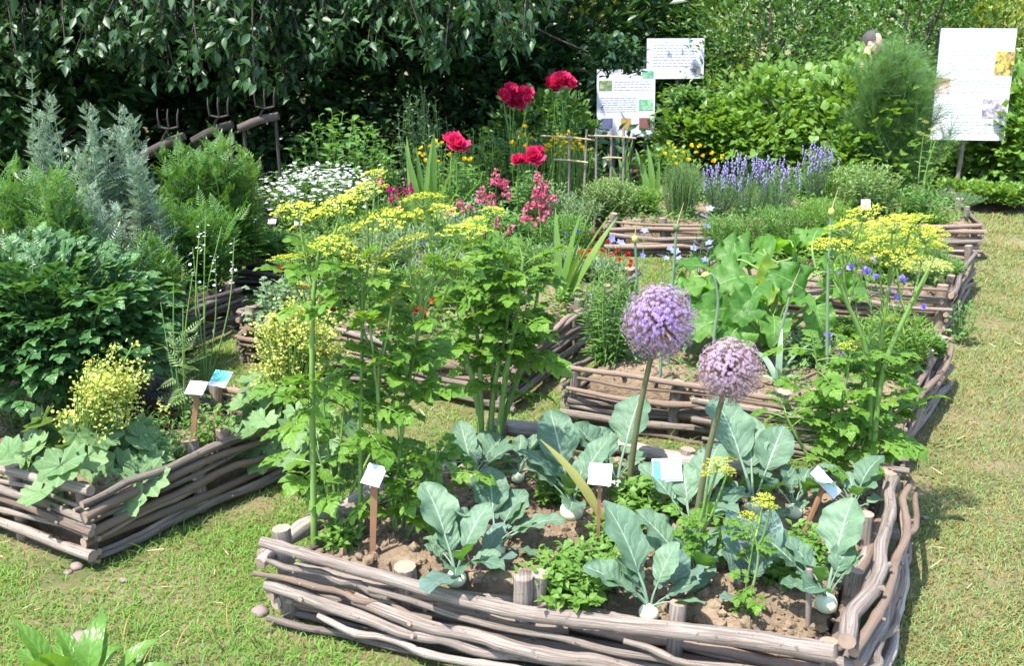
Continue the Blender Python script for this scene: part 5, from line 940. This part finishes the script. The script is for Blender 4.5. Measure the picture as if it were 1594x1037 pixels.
# --- peonies
def peony(label, fl, px, Y, top, hw, seed, z=.1):
    b = Bp(px, Y, z); root, tips = upright('peony', label, 'peony', loc3(b), hgt(px, top, Y, z), hw / ppm(px, top, Y), 26, LEAFL, 16, .13, M_MID, seed=seed, group='red peonies', el=(-.2, .6), hv=.35); sb = MB(); r = np.random.RandomState(seed)
    for (x, y, s) in fl: e = A(x, y, Y - .15 + r.uniform(-.08, .08)) - b; flowers(root, PEONY_M, [e], s * 1.4, 'flower', .25, int(x), face=(r.randn() * .3, -.7, .8)); stemc(sb, [e[0] * .5, 0, 0], e, .006, .005, 7, .03, 5, r)
    sb.obj('flower_stems', M_STEM, root)
peony('red peony with one full round bloom beside the sword leaves', [(711, 228, .085), (704, 220, .06)], 715, 8.0, 248, 35, 81)
peony('red peony with a wide cluster of blooms under the dark branches', [(783, 150, .07), (800, 158, .085), (816, 148, .075), (793, 143, .06), (822, 155, .05)], 795, 9.4, 175, 50, 82)
peony('red peony with small blooms at the highest spot', [(858, 134, .06), (872, 128, .07), (886, 131, .055), (866, 138, .05)], 868, 9.7, 150, 40, 83)
peony('red peony with a slanting spray of blooms', [(806, 250, .04), (818, 251, .055), (830, 246, .06), (840, 237, .05)], 822, 8.3, 262, 40, 84)
for k, (px, Y, top, hw, mat, tm, ls, lab) in enumerate([(530, 8.95, 170, 90, M_MID, LEAFO, .13, 'broad leaved green bush behind the white flowers'), (655, 9.9, 125, 40, M_GREY, LEAFS, .09, 'loose grey green bush under the cherry, behind the sword leaves'), (745, 9.2, 195, 45, M_FRESH, LEAFS, .08, 'leafy bush between two red peonies'), (840, 8.6, 265, 50, M_GREY, LEAFS, .07, 'grey green leafy bush behind the pink snapdragons'), (905, 9.7, 222, 40, M_MID, LEAFO, .09, 'green bush beside the poster foot'), (590, 8.7, 225, 40, M_MID, LEAFS, .08, 'small bush between the white flowers and the iris'), (730, 8.7, 250, 40, M_MID, LEAFL, .1, 'leafy clump under the round red peony')]): plant('leafy_bush', lab, 'bush', px, Y, top, hw, 26, tm, 20, ls, mat, 90 + k, z=.1, el=(-.3, .7), hv=.4, foot=.5)
ysm, tips = plant('yellow_daisy_plant', 'low yellow flowers scattered beside the round peony', 'flower', 690, 8.9, 215, 55, 20, LEAFL, 14, .08, M_MID, 98, z=.1); flowers(ysm, YEL_M, tips[::2], .03, 'flower', .4)
ysm, tips = plant('yellow_daisy_plant', 'yellow flower heads just below the wide peony cluster', 'flower', 815, 9.1, 190, 20, 10, LEAFL, 12, .08, M_MID, 99, z=.1); flowers(ysm, YEL_M, tips[::2], .035, 'flower', .4)
# white flowers
wf, tips = plant('white_flowered_bush', 'mound of small white daisies in front of the dark shade', 'bush', 500, 8.3, 262, 82, 90, LEAFS, 16, .055, M_MID, 100, hv=.45, foot=.7, el=(-.1, .7)); rr = np.random.RandomState(1); P = np.repeat(tips, 4, 0) + rr.randn(len(tips) * 4, 3) * [.085, .085, .05]
fb = MB().add(DAISY, scaled(np.stack([frames(sph(rr.rand(len(P)) * 7, 0 * P[:, 0]), rr.uniform(-.4, .4, len(P)))], 0)[0], rr.uniform(.016, .026, len(P))), P); fb.obj('white_flowers', M_WHITE, wf, stuff=True)
# --- left: wormwood and tansy
for k, (px, Y, top, hw, ns, lab) in enumerate([(82, 6.6, 88, 17, 7, 'silver wormwood spire, the tallest and farthest left'), (138, 6.3, 122, 24, 9, 'silver wormwood spire in the middle, the whitest one'), (195, 6.4, 142, 26, 8, 'silver wormwood spire beside the slanting log'), (150, 5.95, 260, 42, 11, 'lower silver wormwood in front of the spires'), (228, 6.3, 225, 22, 7, 'thin silver wormwood nearest the iron fork')]): plant('silver_wormwood', lab, 'wormwood', px, Y, top, hw, ns, FEATH, 46, .14, M_ARTE, 110 + k, t0=.05, el=(-.25, .8), hv=.55, foot=.6, dome=.25, stem=M_GREY, sr=.005, group='silver wormwood plants', tops=.45)
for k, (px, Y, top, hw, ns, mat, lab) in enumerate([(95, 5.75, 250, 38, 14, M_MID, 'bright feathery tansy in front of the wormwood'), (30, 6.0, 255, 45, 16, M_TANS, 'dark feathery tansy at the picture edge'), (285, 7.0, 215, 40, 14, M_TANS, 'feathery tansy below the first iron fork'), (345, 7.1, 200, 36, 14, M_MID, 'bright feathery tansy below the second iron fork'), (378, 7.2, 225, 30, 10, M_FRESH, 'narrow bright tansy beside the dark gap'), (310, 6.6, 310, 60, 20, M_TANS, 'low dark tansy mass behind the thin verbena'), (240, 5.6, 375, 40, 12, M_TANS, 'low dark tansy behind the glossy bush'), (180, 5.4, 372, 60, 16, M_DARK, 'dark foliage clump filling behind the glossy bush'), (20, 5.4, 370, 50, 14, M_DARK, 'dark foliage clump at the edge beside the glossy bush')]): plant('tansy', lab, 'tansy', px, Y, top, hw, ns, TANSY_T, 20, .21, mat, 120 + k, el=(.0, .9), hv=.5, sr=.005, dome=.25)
for k, (px, Y, top, hw, mat, lab) in enumerate([(395, 7.5, 345, 40, M_MID, 'leafy herb above the blackish wattle, beside the labels'), (440, 7.4, 362, 40, M_MID, 'leafy herb behind the label nearest the yellow umbels'), (375, 8.0, 270, 35, M_GREY, 'grey green herb with a bluish cast in front of the gap'), (455, 8.6, 255, 40, M_MID, 'low green herb beside the white flowers')]): plant('leafy_herb', lab, 'herb', px, Y, top, hw, 24, LEAFW, 18, .06, mat, 140 + k, el=(-.2, .6), hv=.4, foot=.7)
plant('poppy_leaves', 'blue green lobed leaves at the wattle corner of the middle bed', 'plant', 425, 5.7, 432, 28, 8, LOV_T, 5, .16, [M_GREY, M_STEM], 150, el=(-.1, .7), hv=.4)
# --- bed with the lady mantle, small things
def thin_plant(name, label, cat, stems, by, Y, tm, nl, ls, mat, flow=None, seed=0, fs=.01, z=SZ):
    r = np.random.RandomState(seed); b = Bp(stems[0][0], Y, z); root = thing(name, label, cat, loc3(b)); sb, fb, wb = MB(), MB(), MB()
    for (x0, x1, y1) in stems:
        e = A(x1, y1, Y + r.uniform(-.05, .05)) - b; s0 = Bp(x0, Y, z) - b; P = stemc(sb, s0, e, .005, .002, 9, .03, 5, r); t = r.uniform(.08, .8, nl); fb.add(tm, scaled(frames(sph(r.rand(nl) * 7, r.uniform(-.3, .7, nl)), r.uniform(-.5, .5, nl)), ls * r.uniform(.6, 1.2, nl) * (1.1 - .6 * t)), along(P, t))
        if flow is not None: n = 9; t = r.uniform(.72, 1., n); wb.add(STAR5, scaled(frames(sph(r.rand(n) * 7, r.uniform(0, .8, n))), fs * r.uniform(.8, 1.4, n)), along(P, t) + r.randn(n, 3) * .012)
    sb.obj('stems', M_STEM, root); fb.obj('foliage', mat, root, stuff=True)
    if flow is not None: wb.obj('small_flowers', flow, root, stuff=True)
thin_plant('motherwort', 'tall thin plant with cut grey green leaves in the left bed', 'plant', [(288, 270, 440), (292, 300, 425), (284, 250, 470), (290, 285, 480)], 690, 4.25, TANSY_T, 10, .13, M_PALE, seed=1)
thin_plant('verbena', 'wiry verbena with tiny white flowers before the dark wattle', 'flower', [(318, 320, 335), (322, 345, 352), (320, 300, 385), (324, 365, 370), (318, 310, 360), (322, 335, 400)], 500, 4.75, LEAFN, 5, .05, M_GREY, M_WHITE, 2, .008)
for k, (px, py, n, mat, lab) in enumerate([(330, 690, 18, M_FRESH, 'small leafy seedlings behind the round post of the left bed'), (265, 715, 14, M_MID, 'small bushy weed below the black panel'), (30, 668, 12, M_PALE, 'small pale weed on bare soil at the picture edge'), (90, 640, 14, M_GREY, 'pale broad leaved seedling below the glossy bush'), (232, 690, 10, M_MID, 'small weed beside the mulch')]):
    b = G(px, py, SZ); upright('leafy_weed', lab, 'weed', loc3(b), .16, .14, n, LEAFS, 9, .05, mat, seed=160 + k, sr=.0025, el=(-.1, .7))
# --- front bed, low plants
for k, (px, py, h, sp, n, ls, lab) in enumerate([(890, 925, .15, .16, 40, .055, 'potato like seedlings in the middle behind the front log post'), (925, 905, .14, .12, 26, .05, 'low leafy seedlings around the plain white tag'), (868, 780, .13, .1, 18, .05, 'low fresh leaves beside the large pale bulb'), (1005, 800, .15, .13, 24, .07, 'broad fresh leaves at the foot of the first globe stem'), (1040, 775, .12, .1, 16, .06, 'fresh leaves behind the blue label stake'), (1215, 900, .14, .12, 20, .045, 'curly leafy seedlings behind the grey peg'), (1250, 880, .16, .1, 18, .05, 'feathery seedlings beside the grey peg'), (530, 850, .1, .07, 10, .05, 'tiny seedlings at the foot of the parsnip stems'), (960, 850, .13, .1, 14, .06, 'green seedling leaves by the stake of the plain label'), (1100, 870, .14, .1, 16, .05, 'bushy seedlings beneath the small yellow flowers'), (1155, 965, .06, .04, 6, .03, 'tiny seedling close to the front log')]):
    b = G(px, py, SZ); upright('leafy_seedling', lab, 'seedling', loc3(b), h, sp * 1.3, int(n * 1.5), LEAFO, 9, ls, M_FRESH, seed=180 + k, sr=.0025, el=(-.2, .6), hv=.5)
# sorrel below us
def sorrel():
    r = np.random.RandomState(2); b = G(135, 1085, 0); root = thing('sorrel', 'broad shiny sorrel leaves at the bottom left corner', 'plant', loc3(b)); me = [MB().add(tube(crv([[0, 0, 0], [0, .15, .01], [0, .3, 0]], 5), .013, 5, False), mat=1).add(blade(12, 7, [.2, .7, .95, 1, .9, .7, .4, .05], .75, .26, .35, .5 + .5 * k, .012, 3, k), P=[[0, .28, 0]], mat=0).mesh('sorrel_leaf', [M_SORR, M_STEM]) for k in range(3)]
    for k, (x, y, dy) in enumerate([(50, 985, .05), (108, 982, .12), (128, 995, -.05), (150, 982, .05), (205, 1000, .05), (25, 1025, .0), (80, 1010, -.1), (185, 1015, -.1), (235, 1022, .0), (60, 1020, -.1), (90, 995, .15), (165, 1000, .1), (215, 1020, .1), (40, 1005, .1)]): e = A(x, y, b[1] + dy) - b; st = np.r_[e[0] * .55, dy * .3, 0]; d = e - st; Ln = np.linalg.norm(d) * 1.25; mk('leaf', me[k % 3], root, loc=st, M=frames(d, r.uniform(-.6, .6))[0] * Ln)
sorrel()
# ------------------------------------------------------------------ plant labels, pegs, stones, black panel
def label_stake(lab, px, py, bx, by, wpx, hpx, pics, z=SZ, sw=.022, yaw=0., tilt=.75, stake=STAKE, roll=0.):
    b = G(bx, by, z); c = A(px, py, b[1]) - b; s = 1 / ppm(px, py, b[1]); root = thing('plant_label', lab, 'plant label', loc3(b), 'plant labels on stakes'); d = c / np.linalg.norm(c)
    t = box(sw, sw * .5, 1., (0, 0, .5)); V = t.V.copy(); V[:, 2] = V[:, 2] * (np.linalg.norm(c) + .06) - .06; V[:4, :2] *= .7; MB().add(T(V, t.Q), frames(d)[0][:, [0, 2, 1]] * [1, -1, 1]).obj('stake', stake, root, smooth=False)
    M = np.array((Matrix.Rotation(yaw, 3, 'Z') @ Matrix.Rotation(tilt, 3, 'X') @ Matrix.Rotation(roll, 3, 'Z'))); W, Hh = wpx * s, hpx * s
    plate = MB().add(box(W, Hh, .006), M[None], [c + [0, -sw * .3, .008]]).obj('plate', M_WHITEP, root, smooth=False)
    for (x, y, sx, sy, m, rnd) in pics:
        o = np.array([x * W, y * Hh, .0045]); tt = box(sx * W, sy * Hh, .0025) if not rnd else T(*(lambda q: (q.V * [sx * W / 2, sy * Hh / 2, .003], None, q.R))(ico(2)))
        MB().add(tt, M[None], [c + [0, -sw * .3, .008] + M @ (o + [0, 0, .0015 if rnd else 0])]).obj('printed_picture', m, plate, smooth=False)
BLP = plain('printed_blue', (.25, .45, .75), .4, .3, .2); CRM = plain('printed_cream', (.62, .58, .5), .4, .3, .3); GRY = plain('printed_grey_blue', (.45, .55, .68), .4, .3, .2); TEA = plain('printed_turquoise', (.1, .5, .48), .4, .3, .4)
label_stake('plant label with pale picture on a brown stake at the left of the front bed', 583, 742, 580, 872, 34, 34, [(0, .05, .9, .8, GRY, 0), (.08, .1, .5, .45, CRM, 1)], yaw=-.5, sw=.026)
label_stake('plain white plant label on a thin brown stake in the front bed', 934, 741, 930, 868, 36, 34, [], yaw=-.2, tilt=1.0, sw=.014)
label_stake('blue and white plant label with a round white bulb picture', 1038, 734, 1030, 815, 46, 36, [(.13, 0, .66, .9, BLP, 0), (-.36, 0, .24, .8, TEA, 0), (.13, .08, .5, .5, M_WHITEP, 1)], yaw=.08, tilt=1.0, sw=.017)
label_stake('white plant label slanting on a leaning brown stake', 1284, 753, 1250, 832, 20, 52, [(0, 0, .8, .9, GRY, 0)], yaw=.3, tilt=.9, roll=.55, sw=.024)
label_stake('plant label with white and grey print in the left bed, on a tall brown stake', 307, 606, 298, 712, 30, 26, [(0, .25, .9, .4, GRY, 0)], yaw=-.2, tilt=.5, sw=.024)
label_stake('turquoise plant label behind the round post of the left bed', 344, 592, 340, 655, 32, 30, [(0, .15, .95, .65, TEA, 0)], yaw=-.35, tilt=.6, sw=.018)
label_stake('small white plant label among the yellow froth of the lady mantle', 171, 646, 168, 690, 30, 22, [], yaw=.1, tilt=.8, sw=.014)
label_stake('small pale plant label beside the blackish wattle, left one of two', 393, 345, 392, 385, 14, 10, [(0, 0, .8, .7, TEA, 0)], tilt=.6)
label_stake('small pale plant label beside the blackish wattle, right one of two', 424, 346, 424, 385, 12, 10, [], tilt=.6)
label_stake('small white plant label just left of the yellow umbels', 465, 346, 465, 385, 12, 12, [], tilt=1.)
label_stake('small white plant label above the rue flowers', 1347, 319, 1347, 352, 14, 15, [], tilt=1.2, stake=GSTAKE)
label_stake('tiny turquoise label among the rue by the path', 1440, 412, 1438, 440, 13, 10, [(0, 0, .9, .8, TEA, 0)], tilt=.7)
label_stake('small turquoise label in front of the verbena', 316, 388, 308, 440, 12, 10, [(0, 0, .8, .8, BLP, 0)], tilt=.6, stake=GSTAKE)
def peg(lab, px, py, bx, by, r0, mat, cat='peg', name='wooden_peg', top=.9):
    b = G(bx, by, SZ); c = A(px, py, b[1]) - b; o = MB().add(tube(crv([[0, 0, -.05], c * .5, c * .97, c], 7), r0 * (np.array([.55, .8, .95, 1, 1, 1, .75]) if r0 < .03 else np.array([1.05, 1, 1.02, .98, 1, 1, .97])), 8, True, 0, 0)).obj(name, mat, None, loc=loc3(b)); tag(o, lab, cat)
peg('short grey wooden peg in the corner of the front bed', 1260, 884, 1259, 968, .012, [GSTAKE]); peg('tall brown stick behind the dark wattle', 285, 420, 283, 470, .009, [STAKE], 'stick', 'wooden_stick'); peg('brown stick standing among the tansy', 308, 368, 306, 432, .008, [STAKE], 'stick', 'wooden_stick')
peg('small white plastic tag among the seedlings', 878, 873, 877, 902, .009, [M_WHITEP], 'tag', 'plant_tag'); peg('round cut post rising inside the left bed by the branches', 347, 668, 348, 694, .034, [BARK], 'post', 'round_post'); peg('short round post standing just behind the front log', 815, 897, 815, 940, .035, [BARKB], 'post', 'round_post')
b = G(250, 665, SZ); root = thing('black_panel', 'black plastic panel with white lettering leaning in the left bed', 'panel', loc3(b)); M = Matrix.Rotation(-.5, 3, 'X') @ Matrix.Identity(3)
MB().add(box(.19, .008, .16, (0, 0, .08)), np.array(M)[None]).obj('panel', M_BLACK, root, smooth=False)
for (txt, x, z) in (('antes', .0, .105), ('m', -.055, .065)):
    cu = bpy.data.curves.new('lettering', 'FONT'); cu.body = txt; cu.size = .042; cu.extrude = .0008; cu.align_x = 'CENTER'; cu.materials.append(M_WHITEP); to = bpy.data.objects.new('lettering_source', cu); C.objects.link(to); bpy.context.view_layer.update(); me = bpy.data.meshes.new_from_object(to.evaluated_get(bpy.context.evaluated_depsgraph_get())); bpy.data.objects.remove(to); me.name = 'lettering'; o = mk('lettering', me, root); p = M @ Vector((x + .02, -.0055, z)); m4 = (M @ Matrix.Rotation(PI / 2, 3, 'X')).to_4x4(); m4.translation = p; o.matrix_basis = m4
b = G(215, 668, SZ); o = MB(); rr = np.random.RandomState(3); n = 900; P = np.c_[rr.randn(n, 2) * [.09, .08], np.zeros(n)]; P[:, 2] = .07 * np.exp(-(P[:, 0] ** 2 + P[:, 1] ** 2) / .012) + rr.rand(n) * .015
o.add(T([[-.5, 0, 0], [.5, 0, 0], [.3, 1, .1], [-.3, 1, .1]], [[0, 1, 2, 3]]), scaled(frames(sph(rr.rand(n) * 7, rr.uniform(-.4, .5, n)), rr.rand(n) * 3), np.c_[rr.uniform(.006, .014, n), rr.uniform(.02, .05, n), np.ones(n)]), P); o = o.obj('bark_mulch', DSOIL, None, loc=loc3(b), smooth=False); o['kind'] = 'stuff'; tag(o, 'heap of dark bark mulch beside the black panel', 'mulch')
for k, (px, py, s, lab) in enumerate([(130, 1003, .038, 'purplish grey stone behind the sorrel leaves'), (193, 906, .014, 'small pink stone on the grass near the bed corner'), (120, 886, .024, 'reddish stone under the corner of the left bed'), (405, 958, .03, 'brown stone at the left corner of the front bed'), (106, 894, .015, 'pebble at the foot of the left bed corner'), (1440, 808, .012, 'small clod of earth on the grass beside the path')]):
    b = G(px, py, 0); t = ico(1, .35, k); o = MB().add(T(t.V * [s * 1.2, s, s * .75], None, t.R)).obj('stone', M_STONE, None, smooth=True, loc=(b[0], b[1], s * .45)); tag(o, lab, 'stone', 'loose stones')
# ------------------------------------------------------------------ the person behind the fennel
def person():
    b = A(1357, 68, 10.6) - np.array([.09, 0, 0]); b += np.array([.09, 0, 0]) - np.array([.09 * math.cos(1.1) + .03 * math.sin(1.1), .09 * math.sin(1.1) - .03 * math.cos(1.1), 0]); b[2] = 0; root = thing('person', 'person in a grey blue shirt almost hidden behind the fennel', 'person', loc3(b)); sk = plain('skin', (.55, .33, .26), .5, .3, .08); hr = plain('dark_grey_hair', (.06, .05, .05), .7, .3, .3, 40); sh = plain('grey_blue_shirt', (.34, .37, .47), .8, .2, .15); tr = plain('dark_trousers', (.05, .055, .08), .8, .2, .2)
    root.rotation_euler = (0, 0, 1.1)
    me = bpy.data.meshes.new('body'); V = [(0, 0, .95), (0, .01, 1.15), (0, .02, 1.36), (.02, .01, 1.47), (.05, -.01, 1.53), (.09, -.03, 1.62), (.09, -.03, 1.70),
        (.09, 0, .9), (.1, -.02, .5), (.1, .0, .1), (.11, -.1, .04), (-.09, 0, .9), (-.1, -.01, .5), (-.1, .01, .1), (-.09, -.09, .04),
        (.19, .02, 1.38), (.26, .0, 1.12), (.3, -.12, .92), (.31, -.17, .84), (-.19, .02, 1.38), (-.26, .02, 1.12), (-.24, -.1, .9), (-.24, -.14, .82)]
    Ed = [(0, 1), (1, 2), (2, 3), (3, 4), (4, 5), (5, 6), (0, 7), (7, 8), (8, 9), (9, 10), (0, 11), (11, 12), (12, 13), (13, 14), (2, 15), (15, 16), (16, 17), (17, 18), (2, 19), (19, 20), (20, 21), (21, 22)]
    rad = [.15, .14, .13, .065, .06, .1, .07, .09, .065, .045, .04, .09, .065, .045, .04, .065, .048, .036, .035, .065, .048, .036, .035]
    me.from_pydata(V, Ed, []); o = mk('body', me, root); m = o.modifiers.new('skin', 'SKIN'); 
    for k, v in enumerate(me.skin_vertices[0].data if me.skin_vertices else []): v.radius = (rad[k], rad[k])
    if not me.skin_vertices:
        bpy.context.view_layer.objects.active = o; o.select_set(True)
        bpy.ops.mesh.customdata_skin_add()
        for k, v in enumerate(me.skin_vertices[0].data): v.radius = (rad[k], rad[k]); v.use_root = k == 0
    s = o.modifiers.new('sub', 'SUBSURF'); s.levels = 2; s.render_levels = 2; me.materials.append(sk)
    def shell(name, pts, rr, mat, n=14): MB().add(tube(crv(pts, 10), np.interp(np.linspace(0, 1, 10), np.linspace(0, 1, len(rr)), rr), n)).obj(name, mat, root)
    b1 = MB(); b1.add(tube(crv([(0, 0, .9), (0, .01, 1.15), (0, .02, 1.36), (.015, .015, 1.46)], 10), [.175, .172, .168, .17, .175, .18, .178, .165, .12, .085], 16)); 
    for (a, c, d) in (((.15, .02, 1.4), (.26, .0, 1.14), (.27, -.03, 1.06)), ((-.15, .02, 1.4), (-.26, .02, 1.14), (-.26, 0, 1.06))): b1.add(tube(crv([a, c, d], 8), np.linspace(.085, .062, 8), 10))
    b1.obj('shirt', sh, root); b2 = MB()
    for sx in (1, -1): b2.add(tube(crv([(.08 * sx, 0, .95), (.1 * sx, -.015, .5), (.1 * sx, .0, .08)], 9), np.linspace(.125, .075, 9), 12))
    b2.obj('trousers', tr, root)
    hd = ico(2); Vh = hd.V * [.078, .098, .118] + [.09, -.035, 1.66]; bh = MB().add(T(Vh, None, hd.R)); nz = ico(1); bh.add(T(nz.V * [.018, .022, .026] + [.13, -.125, 1.65], None, nz.R))
    for sg in (-1, 1): bh.add(T(nz.V * [.012, .02, .032] + [.09 + sg * .078, -.02, 1.655], None, nz.R))
    bh.obj('head', sk, root); keep = (hd.V[:, 2] > .15 - .55 * (hd.V[:, 1] > .1)) & (hd.V[:, 1] > -.55); R2 = [t for t in hd.R.tolist() if all(keep[q] for q in t)]; MB().add(T(hd.V * [.088, .108, .124] + [.087, -.025, 1.668], None, R2)).obj('hair', hr, root)
person()

# ------------------------------------------------------------------ low herbs filling the far beds
for k, (px, Y, top, hw, mat, tm, ls, lab) in enumerate([(1010, 5.6, 470, 45, M_PALE, LEAFN, .09, 'pale thin leaved herb behind the willow leaved plant'), (1330, 5.5, 500, 40, M_FRESH, LEAFN, .08, 'fresh wispy herb behind the short wattle at the back of the second bed'), (1440, 5.2, 520, 28, M_MID, LEAFS, .06, 'leafy herb at the path corner of the second bed'), (1330, 6.7, 420, 55, M_FRESH, LEAFS, .06, 'low leafy herb below the rue flowers'), (1460, 6.9, 400, 40, M_MID, LEAFN, .08, 'fine green herb along the path side of the third bed'), (1320, 7.5, 345, 60, M_MID, LEAFS, .06, 'leafy herb behind the rue'), (1420, 7.3, 360, 55, M_PALE, LEAFS, .06, 'pale leafy herb behind the rue near the path'), (1180, 9.2, 300, 60, M_FRESH, LEAFN, .08, 'green grassy herb under the lavender'), (1290, 8.6, 310, 50, M_FRESH, LEAFN, .09, 'green grassy herb between lavender and fennel'), (1100, 9.6, 290, 60, M_MID, LEAFS, .07, 'leafy herb behind the yellow button bush'), (1240, 9.7, 262, 60, M_MID, LEAFS, .07, 'leafy herb behind the lavender'), (1330, 9.4, 250, 50, M_FRESH, LEAFN, .1, 'tall grassy herb beside the fennel'), (1500, 10.4, 280, 60, M_HOP, LEAFW, .08, 'leafy ground plants under the poster pole'), (1570, 10.2, 285, 50, M_HOP, LEAFW, .08, 'leafy ground plants where the path ends'), (1040, 10.6, 222, 50, M_HOP, LEAFW, .08, 'leafy plants in front of the poster with squares'), (890, 8.6, 300, 50, M_GREY, LEAFN, .08, 'grey green thin leaved herb below the trellis'), (640, 8.2, 300, 60, M_MID, LEAFN, .1, 'green clump at the foot of the sword leaves'), (560, 7.6, 320, 60, M_MID, LEAFS, .07, 'leafy green herb in front of the white daisies'), (480, 7.3, 360, 50, M_MID, LEAFS, .07, 'leafy green herb behind the first yellow umbels'), (740, 7.8, 300, 50, M_GREY, LEAFS, .07, 'grey leafy herb behind the pale pink snapdragons'), (880, 7.6, 330, 45, M_MID, LEAFN, .09, 'green clump beside the fuller snapdragons')]):
    plant('low_herb', lab, 'herb', px, Y, top, hw, 26, tm, 24, ls, mat, 300 + k, z=.26 if Y < 10 and px > 600 else .1, el=(0, .9), hv=.45, foot=.7)
for k, (px, Y, top, hw, mat, tm, ls, lab) in enumerate([(1120, 11.9, 95, 40, M_HEDGE, LEAFS, .1, 'loose leafy shoots rising beside the half hidden panel'), (1175, 11.8, 75, 40, M_HOP, LEAFW, .09, 'loose bright shoots above the climber behind the lavender'), (1240, 11.7, 70, 45, M_HEDGE, LEAFS, .1, 'loose dark shoots above the climbers, nearer the person'), (1300, 11.0, 85, 35, M_FRESH, LEAFS, .1, 'tall fresh shoots just left of the person'), (1460, 11.6, 100, 35, M_MID, LEAFS, .1, 'tall shoots between the fennel and the poster'), (1590, 11.8, 60, 40, M_HOP, LEAFW, .09, 'tall bright shoots beyond the bean poles')]):
    plant('tall_shoots', lab, 'shrub', px, Y, top, hw, 16, tm, 26, ls, mat, 340 + k, z=.06, el=(-.4, .7), hv=.45, foot=.8, dome=.3, t0=.2)
